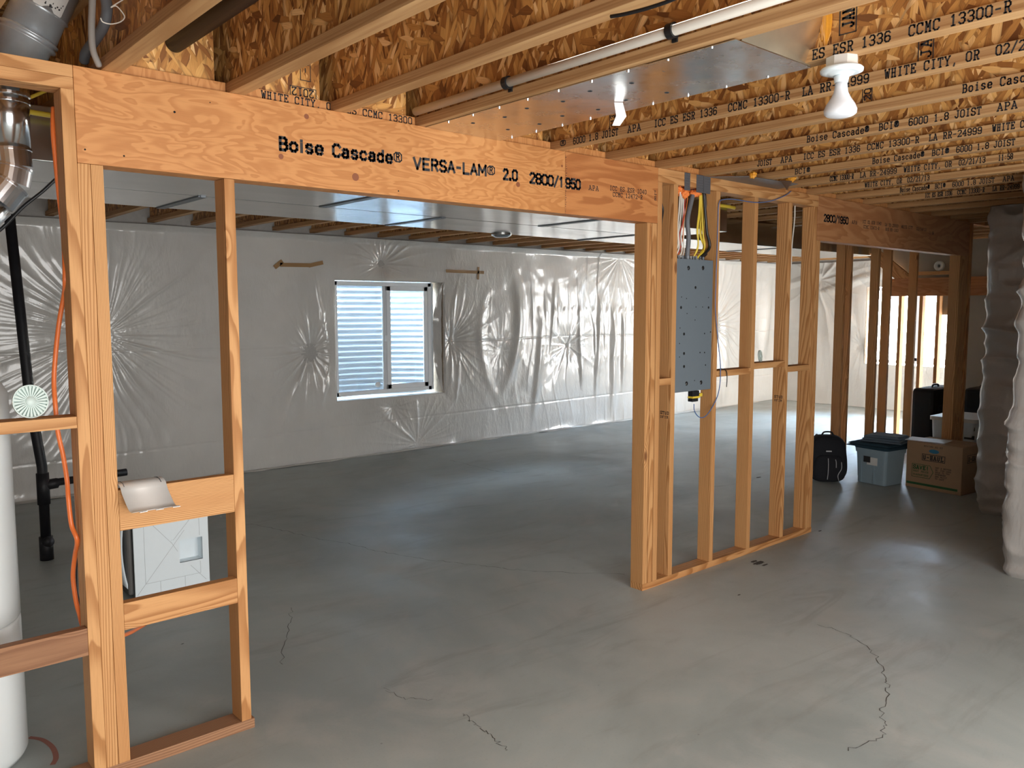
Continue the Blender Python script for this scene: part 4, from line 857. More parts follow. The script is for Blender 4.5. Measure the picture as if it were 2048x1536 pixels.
# fire foam round the holes
def blob(name, c, s, mat, label, cat, seed, n=26):
    bm = bmesh.new(); bmesh.ops.create_icosphere(bm, subdivisions=4, radius=1)
    for v in bm.verts:
        q = v.co.copy(); f = 1+.35*mn.noise(q*2+Vector((seed, 0, 0)))+.18*mn.noise(q*5+Vector((seed, 3, 0))); v.co = Vector((q.x*s[0]*f, q.y*s[1]*f, q.z*s[2]*f))
    me = bpy.data.meshes.new(name); bm.to_mesh(me); bm.free(); me.materials.append(M[mat])
    for p_ in me.polygons: p_.use_smooth = True
    o = bpy.data.objects.new(name, me); COL.objects.link(o); o.location = c; return tag(o, label, cat)
blob('fire_foam', (3.165, .045, 2.262), (.030, .03, .022), 'foam', 'orange fire foam around the white cables', 'foam', 1); blob('fire_foam', (3.225, .045, 2.255), (.030, .03, .030), 'foam', 'orange fire foam left of the thick grey cable', 'foam', 2)
blob('fire_foam', (3.335, .045, 2.262), (.05, .03, .022), 'foam', 'orange fire foam around the yellow cables', 'foam', 3); blob('fire_foam', (4.385, .05, 2.27), (.016, .016, .014), 'foam', 'small orange foam dab at the white cable right of the blue loop', 'foam', 4)
# ------------------------------------------------------------------ metal pan under a joist bay, its end boot
XA, XB = JX[5]-FW/2, JX[6]-.018
pan = thing('duct_pan', ((XA+XB)/2, -.8, ZJ-.003), 'shiny sheet metal pan nailed under one joist bay left of the bulb', 'duct'); ox, oy, oz = pan.location
MB().box((XA-ox, -1.195-oy, -.0012), (XB-ox, -.002-oy, .0012)).build('long_sheet', 'galv', pan); MB().box((XA-ox, -1.52-oy, -.003), (XB-ox, -1.188-oy, -.0012)).build('end_sheet', 'galv', pan)
vs = [(XA-ox+.03, -1.52-oy, 0), (XB-ox-.01, -1.52-oy, 0), (XB-ox-.01, -1.62-oy, .29), (XA-ox+.03, -1.62-oy, .29)]; vs += [(x, y+.002, z) for x, y, z in vs]
MB().add(vs, [(0, 1, 2, 3), (4, 5, 6, 7), (0, 1, 5, 4), (1, 2, 6, 5), (2, 3, 7, 6), (3, 0, 4, 7)]).build('end_closure', plain('tan_reflecting_sheet', (.62, .55, .42), .3, .9), pan)
vs = [(XB-ox-.012, -1.515-oy, -.002), (XB-ox-.012, -1.60-oy, .06), (XB-ox-.012, -1.70-oy, .29), (XB-ox-.012, -1.62-oy, .29)]; vs += [(x+.004, y, z) for x, y, z in vs]
MB().add(vs, [(0, 1, 2, 3), (4, 5, 6, 7), (0, 1, 5, 4), (1, 2, 6, 5), (2, 3, 7, 6), (3, 0, 4, 7)]).build('side_flange', 'galvd', pan)
mb = MB()
for k in range(9):
    y = -.15-k*.16
    for x in (XA+.012, XB-.010): mb.tube([(x-ox, y-oy+(.06 if x > 1.6 else 0), -.0012), (x-ox, y-oy+(.06 if x > 1.6 else 0), -.006)], .005, 8)
mb.build('nail_heads', 'chrome', pan)
mb = MB()
for k in range(8):
    for j in range(2):
        x = XA+.10+j*.19+(k % 2)*.03; y = -.2-k*.165; mb.lathe([(.006, -.0018), (.0075, -.0026), (.009, -.0018)], (x-ox, y-oy, 0), 14)
mb.build('dimples', 'galvd', pan)
blob('duct_sealant', (JX[6]-FW/2-.008, -1.575, 2.50), (.006, .018, .10), 'amber', 'amber sealant smeared beside the end of the large metal pan', 'sealant', 6)
# bent hanger tab
p = at(1237, 205, 'Z', ZJ-.006); t0 = Vector(p); q1 = t0+Vector((.005, -.01, -.05)); q2 = t0+Vector((-.01, .0, -.085)); wv = Vector((.014, -.010, 0)).normalized()*.016
vs = [t0-wv, t0+wv, q1+wv*1.2, q1-wv*1.2, q2+wv*.8, q2-wv*1.0]; vs += [v+Vector((.0012, .0012, 0)) for v in vs]
tag(MB().add(vs, [(0, 1, 2, 3), (3, 2, 4, 5), (6, 7, 8, 9), (9, 8, 10, 11), (0, 1, 7, 6), (1, 2, 8, 7), (2, 4, 10, 8), (4, 5, 11, 10), (5, 3, 9, 11), (3, 0, 6, 9)]).build('metal_tab', 'alu'), 'bent shiny metal tab hanging below the large metal pan', 'metal tab')
# second, smaller pan near the stud wall
xa, xb = JX[10]-.0, JX[12]-.06
vs = [(xa, .0-.002, ZJ-.003), (xb, -.002, ZJ-.003), (xb-.1, -.20, ZJ-.003), (xa+.15, -.17, ZJ-.003)]; vs += [(x, y, z-.002) for x, y, z in vs]
tag(MB().add(vs, [(0, 1, 2, 3), (4, 5, 6, 7), (0, 1, 5, 4), (1, 2, 6, 5), (2, 3, 7, 6), (3, 0, 4, 7)]).build('duct_pan', 'galvd'), 'small dark metal pan against the top plate of the right stud wall', 'duct')
p = at(1570, 365, 'X', xb+.0); blob('duct_sealant', (3.90, -.235, 2.372), (.018, .03, .022), 'amber', 'amber sealant right of the small metal pan', 'sealant', 7); blob('duct_sealant', tuple(at(1506, 350, 'X', JX[10]-FW-.02)), (.018, .02, .018), 'amber', 'amber sealant drip left of the small metal pan', 'sealant', 8)
t0 = Vector((3.86, -.23, ZJ-.006)); vs = [t0+Vector((-.04, 0.02, 0)), t0+Vector((.03, -.02, 0)), t0+Vector((.0, -.005, -.055))]; vs += [v+Vector((0, .0015, 0)) for v in vs]
tag(MB().add(vs, [(0, 1, 2), (3, 4, 5), (0, 1, 4, 3), (1, 2, 5, 4), (2, 0, 3, 5)]).build('metal_tab', 'chrome'), 'shiny triangular tab at the small metal pan', 'metal tab')
# ------------------------------------------------------------------ trunk ducts behind the header
def trunk(x0, x1, y0, y1, z0, label, joints, bump=None):
    r = thing('trunk_duct', ((x0+x1)/2, (y0+y1)/2, z0), label, 'duct'); o_ = Vector(r.location)
    MB().box((x0-o_.x, y0-o_.y, 0), (x1-o_.x, y1-o_.y, ZJ-z0-.003), .004).build('duct_body', 'galv2', r)
    for j in joints:
        MB().box((j-.022-o_.x, y0-.004-o_.y, -.005), (j+.022-o_.x, y1+.004-o_.y, -.0005)).build('joint_strip', 'galvd', r)
        MB().box((j-.012-o_.x, y0-.010-o_.y, -.006), (j+.012-o_.x, y0-.0005-o_.y, ZJ-z0-.003)).build('hanger_strap', 'galvd', r)
    return r
M['galv2'] = metal('trunk_duct_steel', (.66, .67, .66), .17, .1, (1.5, 6, 6), spang=False)
tj = [at(x, y, 'Z', 2.15).x for x, y in [(360, 405), (850, 440), (1180, 478)]]
trunk(-2.6, 8.1, 1.215, 1.83, 2.15, 'long galvanised duct under the ceiling behind the header, farther from camera', tj+[6.3])
tj = [at(x, y, 'Z', 2.15).x for x, y in [(700, 403), (1100, 450)]]
trunk(-2.6, 4.52, .63, 1.205, 2.15, 'long galvanised duct just behind the header, nearer to camera', tj)
# round boots below
td = [o for o in bpy.data.objects if o.name == 'trunk_duct'][0]; MB().lathe([(.0, -.028), (.05, -.026), (.075, -.01), (.08, 0)], tuple(at(1003, 468, 'Z', 2.15)-td.location), 28).build('round_cap', 'galv2', td, smooth=True)
# black and yellow flexible gas pipe
cable('gas_pipe', [at(x, y, 'Y', Y) for x, y, Y in [(1440, 411, .62), (1455, 413, .60), (1469, 416, .60)]], .013, 'yellow', 'short yellow pipe end seen between the right studs')
cable('gas_pipe', [at(x, y, 'Y', 2.2) for x, y in [(1440, 432), (1465, 446), (1488, 456), (1520, 467), (1550, 470), (1590, 463), (1625, 460)]], .011, 'yellow', 'sagging yellow gas pipe behind the right studs')
cable('gas_pipe', [at(x, y, 'Y', Y) for x, y, Y in [(-60, 214, .55), (40, 221, .55), (72, 226, .56), (110, 232, .56), (140, 238, .56)]], .010, 'yellow', 'yellow gas pipe across the grey duct at the upper left')
cable('gas_pipe', [at(x, y, 'Y', Y) for x, y, Y in [(30, 205, .5), (60, 195, .5), (95, 180, .5)]], .006, 'yellow', 'thin yellow tube below the top plate at the upper left')
for k, (ya, yb) in enumerate([(432, 429), (444, 441), (452, 450)]):
    cable('white_cable', [at(1590, ya, 'Y', 1.1), at(1610, (ya+yb)/2-.5, 'Y', 1.1), at(1640, yb, 'Y', 1.1)], .004, 'wwire', ['highest', 'middle', 'lowest'][k]+' of three white cables strung across the dark bay behind the rightmost studs', group='white cables across the dark bay')

# ------------------------------------------------------------------ pipes under the near joists
yA, yB_ = 0.02, -2.6
pp = thing('white_pipe', (JX[5]-FW-.018, 0, 2.413), 'white plastic pipe running along a joist above the long beam', 'pipe')
MB().tube([(0, .0, 0), (0, -2.6, 0)], .0165, 20).build('pipe_body', 'pvc', pp, smooth=True)
for yc in (-.585, -1.33):
    MB().lathe([(.0175, -.012), (.023, -.012), (.023, .012), (.0175, .012)], (0, yc, 0), 24, Matrix.Rotation(PI/2, 4, 'X')).build('pipe_clamp', 'black', pp); 
    MB().box((.012, yc-.010, -.030), (.020, yc+.010, -.010), .001).build('clamp_lug', 'black', pp)
X = .375; p = at(320, 106, 'X', X)
ap = thing('drain_pipe', (X, p.y, p.z), 'open ended black pipe hanging in a joist bay at the upper left', 'pipe')
MB().lathe([(.028, 0), (.0325, 0), (.0325, 2.4), (.028, 2.4), (.028, 0)], (0, 0, 0), 28, Matrix.Rotation(PI/2, 4, 'X')).build('pipe_body', 'abs', ap, smooth=True)
print('ABS', p)
cable('black_cable', [at(x, y, 'X', JX[4]-FW-.01) for x, y in [(1222, 33), (1250, 28), (1300, 15), (1352, -4), (1420, -40)]], .005, 'black', 'black cable along a joist near the top centre')
# grey pipes and wires at the upper left
Yp = -.05
cable('grey_pipe', [at(x, y, 'Y', Y) for x, y, Y in [(186, -40, -.28), (184, 20, -.18), (183, 60, -.12), (186, 100, -.06), (198, 131, -.02)]], .010, 'gpipe', 'thin grey pipe rising in the upper left bay', seg=12)
cable('grey_hose', [at(x, y, 'Y', Y) for x, y, Y in [(205, -30, -.2), (214, 15, -.14), (208, 50, -.10), (190, 80, 0), (172, 105, .12), (168, 122, .16)]], .016, 'grey', 'curved grey hose in the upper left bay', seg=14)
cable('white_wire', [at(x, y, 'Y', -.24) for x, y in [(262, -10), (232, 8), (222, 15), (232, 12), (244, 24), (249, 35), (240, 44), (222, 48), (206, 44), (201, 36)]], .0018, 'wwire', 'thin white wire loop hanging in the upper left bay')
# large round duct above the plate
a = at(100, -25, 'Y', .25); b = at(30, 128, 'Y', .30)
d = (b-a).normalized(); R_ = d.to_track_quat('Z', 'Y').to_matrix().to_4x4(); L = (b-a).length
rd = thing('round_duct', a, 'large round galvanised duct above the plate at the top left', 'duct')
rd.matrix_world = Matrix.Translation(a) @ R_; rr0 = .088
MB().lathe([(rr0, -.2), (rr0, L*.30), (rr0+.004, L*.31), (rr0-.004, L*.33), (rr0-.003, L*.60)], seg=40).build('upper_section', 'galvm', rd, smooth=True)
MB().lathe([(rr0-.004, L*.59), (rr0+.005, L*.61), (rr0+.005, L*.63), (rr0-.006, L*.645), (rr0+.004, L*.67), (rr0+.004, L*.69), (rr0-.008, L*.71), (rr0-.010, L*1.08)], seg=40).build('lower_section', 'galvm', rd, smooth=True)
tow = (CAM-a).normalized(); loc = R_.to_3x3().inverted() @ tow; th = math.atan2(loc.y, loc.x)
mb = MB(); vs = []; fs = []
for i in range(13):
    t = th-.75+1.35*i/12
    for zz in (L*.05, L*.29): vs.append(((rr0+.001)*math.cos(t), (rr0+.001)*math.sin(t), zz+.01*math.sin(i)))
for i in range(12): fs.append((2*i, 2*i+1, 2*i+3, 2*i+2))
MB().add(vs, fs).build('sticker', 'paper', rd)
mb = MB(); rr = random.Random(2)
for i in range(34):
    t = th-.68+1.15*rr.random(); z0 = L*(.08+.17*rr.random()); t2 = t+rr.uniform(.02, .07); q = rr0+.0018; q0 = rr0+.0006
    mb.add([(q*math.cos(t), q*math.sin(t), z0), (q*math.cos(t2), q*math.sin(t2), z0), (q*math.cos(t2), q*math.sin(t2), z0+.005), (q*math.cos(t), q*math.sin(t), z0+.005)], [(0, 1, 2, 3)])
mb.build('sticker_print', 'ink', rd)
# flue pipe going down to the tank
fl = thing('flue_pipe', (0, 0, 0), 'bright metal flue pipe with an elbow below the top plate at the left', 'pipe')
c0 = at(14, 150, 'Y', .42); c1 = at(18, 300, 'Y', .42); e1 = at(22, 335, 'Y', .42); e2 = at(16, 368, 'Y', .42); e3 = at(-12, 402, 'Y', .42); e4 = at(-70, 455, 'Y', .43)
RF = .066
MB().tube([c0+Vector((0, 0, .0)), c1], RF, 32).build('straight_section', 'chrome', fl, smooth=True)
MB().tube([c1, e1], RF*1.02, 32).build('elbow_gore', 'chrome', fl); MB().tube([e1, e2], RF*1.02, 32).build('elbow_gore', 'chrome', fl); MB().tube([e2, e3], RF*1.02, 32).build('elbow_gore', 'chrome', fl)
MB().tube([e3, e4], RF, 32).build('lower_section', 'chrome', fl, smooth=True)
for q, q2 in ((c1, e1), (e1, e2), (e2, e3)):
    dd = (q2-q).normalized()*.004; MB().tube([q-dd, q+dd], RF*1.07, 32).build('crimp_ring', 'chrome', fl)
dd = Vector((0, 0, .004))
for y in (190, 204): q = at(15, y, 'Y', .42); MB().tube([q-dd, q+dd], RF*1.05, 32).build('crimp_ring', 'chrome', fl)
# white tank
tk = thing('water_heater', (-.363, .467, 0), 'tall white cylindrical tank at the left edge, behind the stud wall', 'water heater'); RT = .25
MB().lathe([(RT-.03, .0), (RT-.008, .004), (RT, .02), (RT, .498), (RT-.004, .505)], seg=72).build('lower_shell', 'tank', tk, smooth=True)
MB().lathe([(RT-.004, .505), (RT, .512), (RT, 1.30), (RT-.02, 1.34), (.06, 1.37), (0, 1.37)], seg=72).build('upper_shell', 'tank', tk, smooth=True)
MB().lathe([(.075, 1.365), (.06, 1.42), (.055, 1.46), (.055, 1.65)], seg=32).build('draft_hood', 'chrome', tk, smooth=True)
# black drain pipe standing free on the floor behind
dp = thing('drain_pipe', (.46, 2.9, 0), 'tall black vertical drain pipe with a side branch, left of the stud wall', 'pipe')
q = at(8, 300, 'Y', 2.9)
MB().tube([(0, 0, .13), (0, 0, .60), (-.045, 0, 1.0), (-.11, 0, 2.357)], .030, 24).build('pipe_body', 'abs', dp, smooth=True)
MB().tube([(0, 0, .36), (0, 0, .56)], .037, 24).build('tee_fitting', 'abs', dp, smooth=True); MB().tube([(0, 0, .48), (.08, .0, .485), (.09, 0, .49), (.5, 0, .50)], [.033, .033, .024, .024], 20).build('side_branch', 'abs', dp, smooth=True)
MB().tube([(0, 0, .0), (0, 0, .15)], .040, 24).build('cleanout_base', 'abs', dp, smooth=True); MB().tube([(0.0, 0, .12), (.006, -.055, .125)], .032, 20).build('cleanout_cap', 'abs', dp, smooth=True)
# orange tube
cable('orange_tube', [at(x, y, 'Y', Y) for x, y, Y in [(107, 215, .12), (106, 260, .10), (111, 320, .10), (119, 400, .10), (127, 470, .10), (130, 555, .06), (128, 590, .10), (119, 640, .12), (112, 700, .12), (108, 760, .12), (111, 815, .10), (116, 865, .10), (126, 910, .10), (134, 960, .10), (137, 1000, .08), (143, 1050, .07), (154, 1080, .05), (150, 1110, .10), (146, 1150, .12), (150, 1190, .12), (158, 1225, .12), (175, 1262, .13), (240, 1272, .2), (290, 1249, .5)]], .0075, 'orange', 'orange plastic tube hanging beside the left king stud', cat='tube', seg=12)
for (x, y, lb) in ((132.5, 557, 'upper'), (157, 1083, 'lower')):
    p = at(x, y, 'Y', .075); o = MB().tube([p+Vector((-.012, 0, 0)), p+Vector((-.004, -.010, .001)), p+Vector((.010, -.006, .001)), p+Vector((.016, 0, 0))], .0016, 8).build('tube_staple', 'chrome'); tag(o, lb+' metal staple holding the orange tube to the stud', 'staple')
cable('black_cable', [at(x, y, 'Y', .5) for x, y in [(-40, 480), (0, 460), (45, 415), (85, 383), (112, 358), (125, 350)]], .006, 'black', 'thin black cable crossing diagonally at the upper left')
cable('black_hose', [at(x, y, 'Y', .4) for x, y in [(157, 1090), (150, 1130), (150, 1180), (158, 1215)]], .010, 'black', 'short black hose behind the orange tube')
# slotted white discs
def disc(p, r, tiltx, rotz, label, base):
    t = thing('slotted_disc', base, label, 'plastic disc')
    MB().lathe([(0, .010), (r*.28, .010), (r*.30, .006), (r*.30, .0), (0, 0)], seg=40).build('hub', 'discw', t, smooth=True)
    MB().lathe([(r*.93, 0), (r*.93, .006), (r, .006), (r, 0), (r*.93, 0)], seg=48).build('rim', 'discw', t)
    mb = MB(); n = 26
    for k in range(n):
        a0 = 2*PI*k/n; a1 = a0+2*PI/n*.55; z0, z1 = .0, .006
        q = [(r*.28, a0), (r*.95, a0), (r*.95, a1), (r*.28, a1+.06)]
        vs = [(a*math.cos(b), a*math.sin(b), z0) for a, b in q]+[(a*math.cos(b), a*math.sin(b), z1) for a, b in q]
        mb.add(vs, [(0, 1, 2, 3), (4, 5, 6, 7), (0, 1, 5, 4), (1, 2, 6, 5), (2, 3, 7, 6), (3, 0, 4, 7)])
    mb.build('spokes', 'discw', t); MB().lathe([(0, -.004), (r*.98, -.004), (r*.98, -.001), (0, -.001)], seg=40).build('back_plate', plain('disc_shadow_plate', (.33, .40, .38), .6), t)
    t.location = p; t.rotation_euler = (tiltx, 0, rotz); return t
M['discw'] = plain('pale_mint_plastic', (.62, .74, .70), .45, var=.02)
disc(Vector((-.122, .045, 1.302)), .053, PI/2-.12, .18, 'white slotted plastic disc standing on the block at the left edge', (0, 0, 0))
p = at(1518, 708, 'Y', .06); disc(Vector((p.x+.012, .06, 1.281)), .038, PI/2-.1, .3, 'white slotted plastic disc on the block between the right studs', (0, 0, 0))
# bent silver sheet draped over the upper block
sh = thing('bent_sheet', (.19, -.01, .99), 'silver bent metal sheet draped over the upper cross block', 'metal sheet')
prof = [(.075, .010), (.058, .016), (.034, .020), (.008, .018), (-.006, .009), (-.011, -.003), (-.016, -.014), (-.032, -.036), (-.048, -.056), (-.058, -.065), (-.070, -.068), (-.084, -.064)]
vs = []; fs = []
for i, (y, z) in enumerate(prof):
    for x in (0, .148): vs.append((x-.075+max(0, -y)*.22, y, z))
n = len(prof)
for i in range(n-1): fs.append((2*i, 2*i+1, 2*i+3, 2*i+2))
o = MB().add(vs, fs).build('sheet_body', 'alu', sh, smooth=True); md = o.modifiers.new('thickness', 'SOLIDIFY'); md.thickness = .0015
mb = MB()
for k in (.008, .06, .115):
    q = prof[-1]; x = -.075+.108*.62+k; mb.box((x-.04, q[0]-.008, q[1]-.002), (x-.015, q[0], q[1]), .0005)
mb.build('edge_tabs', 'alu', sh)
mb = MB()
for x in (.012, .132): mb.tube([(x-.075, .055, .0185), (x-.075, .03, .0225), (x-.074, .006, .020), (x-.073, -.007, .010)], .0012, 6)
mb.build('scored_lines', 'galvd', sh)
# ------------------------------------------------------------------ white appliance lying behind the blocks
A0 = at(272, 1203, 'Z', 0); A1 = at(420, 1170, 'Z', 0); du = (A1-A0); Wd = du.length; ang = math.atan2(du.y, du.x)
ap = thing('appliance', (A0+A1)/2, 'white plastic appliance underside with a recessed handle, lying behind the left studs', 'appliance'); ap.rotation_euler = (0, 0, ang)
Hh = .54; hw = Wd/2; dep = .27; bz = .012
mb = MB(); q = [-hw+.008, hw-.006]
# face with a square opening for the recess
hx0, hx1, hz0, hz1 = hw-.165, hw-.035, .165, .295
xs = [-hw, hx0, hx1, hw]; zs = [bz, hz0, hz1, Hh]
for i in range(3):
    for k in range(3):
        if i == 1 and k == 1: continue
        mb.box((xs[i], 0, zs[k]), (xs[i+1], .012, zs[k+1]))
mb.build('face_panel', 'white', ap)
mb = MB(); mb.box((hx0-.004, .075, hz0-.004), (hx1+.004, .08, hz1+.004)); mb.box((hx0-.006, .004, hz0-.006), (hx1+.006, .08, hz0)); mb.box((hx0-.006, .004, hz1), (hx1+.006, .08, hz1+.006)); mb.box((hx0-.006, .004, hz0), (hx0, .08, hz1)); mb.box((hx1, .004, hz0), (hx1+.006, .08, hz1)); mb.build('recessed_handle', 'white', ap)
mb = MB()
def ln(x0, z0, x1, z1, r=.0011): mb.tube([(x0, -.0003, z0), (x1, -.0003, z1)], r, 6)
ix0, ix1, iz0, iz1 = -hw+.055, hw-.05, .085, Hh-.075
ln(-hw+.01, .03, ix0, iz0); ln(ix0, iz0, hx0+.03, Hh*.5+.08); ln(-.005, .29, ix1, iz1); ln(ix1, iz1, hw-.01, Hh-.02); ln(-hw+.01, Hh-.02, 0, .285); ln(0, .285, hx0-.01, .235); ln(hx0+.06, .14, hw-.02, .04)
ln(ix0, iz0, ix0, iz1); ln(ix1, iz1, ix1, hz1+.01); ln(ix1, hz0-.01, ix1, iz0); ln(ix0, iz0, ix1, iz0); ln(ix0, iz1, ix1, iz1)
for x in (-.07, .065): ln(x, .02, x, iz0); ln(x, iz1, x, Hh-.01)
mb.build('moulded_ribs', plain('rib_groove', (.50, .54, .56), .5), ap)
MB().tube([(0, -.003, .30), (0, .0, .30)], .007, 12).build('centre_boss', 'white', ap)
mb = MB(); mb.box((-hw+.004, .085, bz), (hw-.004, dep, Hh-.006), .02)
for a_ in ((-hw+.004, bz, hx0-.008, Hh-.006), (hx1+.008, bz, hw-.004, Hh-.006), (hx0-.008, bz, hx1+.008, hz0-.008), (hx0-.008, hz1+.008, hx1+.008, Hh-.006)): mb.box((a_[0], .014, a_[1]), (a_[2], .09, a_[3]))
mb.build('body', 'grey', ap)
# curved lid on the left side
vs = []; fs = []
for i in range(25):
    z = bz+.02+(Hh-.03)*i/24; b = .045*math.sin(PI*i/24)**.6
    for y in (.03, .10, .20, .25): vs.append((-hw-.012-b, y, z))
for i in range(24):
    for k in range(3): fs.append((i*4+k, i*4+k+1, i*4+k+5, i*4+k+4))
o = MB().add(vs, fs).build('curved_lid', 'white', ap, smooth=True); md = o.modifiers.new('thickness', 'SOLIDIFY'); md.thickness = .008
o = MB().box((-hw-.03, .02, .03), (-hw+.002, .24, Hh-.03), .012).build('hinge_side', plain('dark_brown_plastic', (.09, .085, .08), .5), ap)
for x in (-hw+.02, hw-.02): MB().tube([(x, .02, .012), (x, .05, .012)], .012, 14).build('foot', 'black', ap)

# ------------------------------------------------------------------ light fixture
lx, ly = 1.797, -1.625
lf = thing('ceiling_light', (lx, ly, ZJ), 'white porcelain lampholder with a frosted flood bulb under a joist', 'light')
MB().lathe([(.0, -.0005), (.048, -.0005), (.048, -.030), (.0, -.030)], seg=8).build('junction_box', plain('pale_box', (.60, .57, .52), .5), lf)
MB().lathe([(.030, -.031), (.058, -.031), (.063, -.036), (.062, -.043), (.045, -.048), (.040, -.046), (.030, -.054), (.024, -.054), (0, -.054)], seg=48).build('lampholder', 'white', lf, smooth=True)
MB().lathe([(.0, -.054), (.021, -.054), (.0225, -.058), (.0195, -.075), (.0, -.075)], seg=32).build('socket', 'white', lf, smooth=True)
MB().lathe([(.0175, -.075), (.019, -.090), (.0215, -.105), (.030, -.122), (.042, -.140), (.0485, -.156), (.0475, -.168), (.040, -.174), (.022, -.179), (.0, -.1805)], seg=48).build('bulb', 'bulb', lf, smooth=True)

# ------------------------------------------------------------------ stored belongings
def super_lump(name, hx, hy, hz, mat, parent, e=.45, seed=0, n=48, amp=.012, taper=.85):
    vs = []; fs = []
    sp = lambda c, k: math.copysign(abs(c)**k, c)
    for i in range(n+1):
        ph = -PI/2+PI*i/n
        for k in range(n):
            t = 2*PI*k/n; x = sp(math.cos(ph), e)*sp(math.cos(t), e); y = sp(math.cos(ph), e)*sp(math.sin(t), e); z = sp(math.sin(ph), e)
            f = 1-(1-taper)*max(0, z); p = Vector((x*hx*f, y*hy*f, z*hz+hz)); p += Vector((x, y, 0))*amp*mn.noise(p*7+Vector((seed, 0, 0))); vs.append(p)
    for i in range(n):
        for k in range(n): fs.append((i*n+k, i*n+(k+1) % n, (i+1)*n+(k+1) % n, (i+1)*n+k))
    return MB().add(vs, fs).build(name, mat, parent, smooth=True)
b0 = at(1634, 966, 'Z', 0); b1 = at(1706, 968, 'Z', 0); du = b1-b0
bp = thing('backpack', (b0+b1)/2+Vector((.06, .12, 0)), 'black backpack standing on the floor left of the blue grey tote', 'backpack'); bp.rotation_euler = (0, 0, math.atan2(du.y, du.x)); hw = du.length/2*1.12
super_lump('main_bag', hw, .12, .215, 'fabric', bp, .55, 1)
o = super_lump('front_pocket', hw*.82, .06, .125, 'fabric', bp, .5, 4); o.location = (0, -.085, .012)
MB().tube(smooth_path([(-.05, .0, .425), (-.03, -.01, .455), (.03, -.01, .455), (.05, 0, .425)], 6), .008, 8).build('carry_handle', 'fabric', bp, smooth=True)
for sx in (-1, 1): MB().tube(smooth_path([(sx*.07, .09, .41), (sx*.10, .155, .33), (sx*.11, .16, .18), (sx*.10, .11, .05)], 6), .016, 10).build('shoulder_strap', 'fabric', bp, smooth=True)
gz = plain('reflective_piping', (.5, .5, .52), .4)
for pts in [[(-.02, -.150, .235), (-.018, -.155, .17), (-.018, -.155, .10), (-.022, -.15, .04)], [(.045, -.145, .225), (.05, -.15, .20), (.052, -.15, .15)], [(.10, -.135, .20), (.10, -.14, .14), (.07, -.148, .08), (.08, -.14, .03)]]:
    MB().tube(smooth_path(pts, 6), .0032, 6).build('piping', gz, bp, smooth=True)
MB().box((-.035, -.128, .29), (.015, -.118, .302), .002).build('logo_patch', gz, bp)
# tote
c_l = at(1712, 963, 'Z', 0); c_m = at(1769.6, 974.7, 'Z', 0); c_r = at(1806.5, 967, 'Z', 0)
U = (c_l-c_m); V = (c_r-c_m); wU, wV = U.length, V.length
tt = thing('storage_tote', c_m+(U+V)/2, 'blue grey plastic storage tote with cloths piled on top', 'tote'); tt.rotation_euler = (0, 0, math.atan2(U.y, U.x)+PI); hx = wU/2+.006; hy = min(wV/2, .19); Hh = .335
def frust(mb, x0, y0, x1, y1, z0, z1, r=.03, n=5):
    vs = []; fs = []
    for (hx_, hy_, z) in ((x0, y0, z0), (x1, y1, z1)):
        for (sx, sy, a0) in ((1, 1, 0), (-1, 1, PI/2), (-1, -1, PI), (1, -1, 3*PI/2)):
            for k in range(n): a = a0+PI/2*k/(n-1); vs.append((sx*(hx_-r)+r*math.cos(a), sy*(hy_-r)+r*math.sin(a), z))
    m_ = 4*n
    for k in range(m_): fs.append((k, (k+1) % m_, m_+(k+1) % m_, m_+k))
    fs.append(tuple(range(m_))); fs.append(tuple(range(m_, 2*m_))); return mb.add(vs, fs)
frust(MB(), hx*.93, hy*.93, hx*1.03, hy*1.03, .004, Hh-.05).build('bin_body', 'tote', tt); frust(MB(), hx*1.07, hy*1.07, hx*1.09, hy*1.09, Hh-.05, Hh-.012).build('rim', 'tote', tt)
frust(MB(), hx*1.11, hy*1.11, hx*1.10, hy*1.10, Hh-.012, Hh+.006).build('lid', 'clothd', tt)
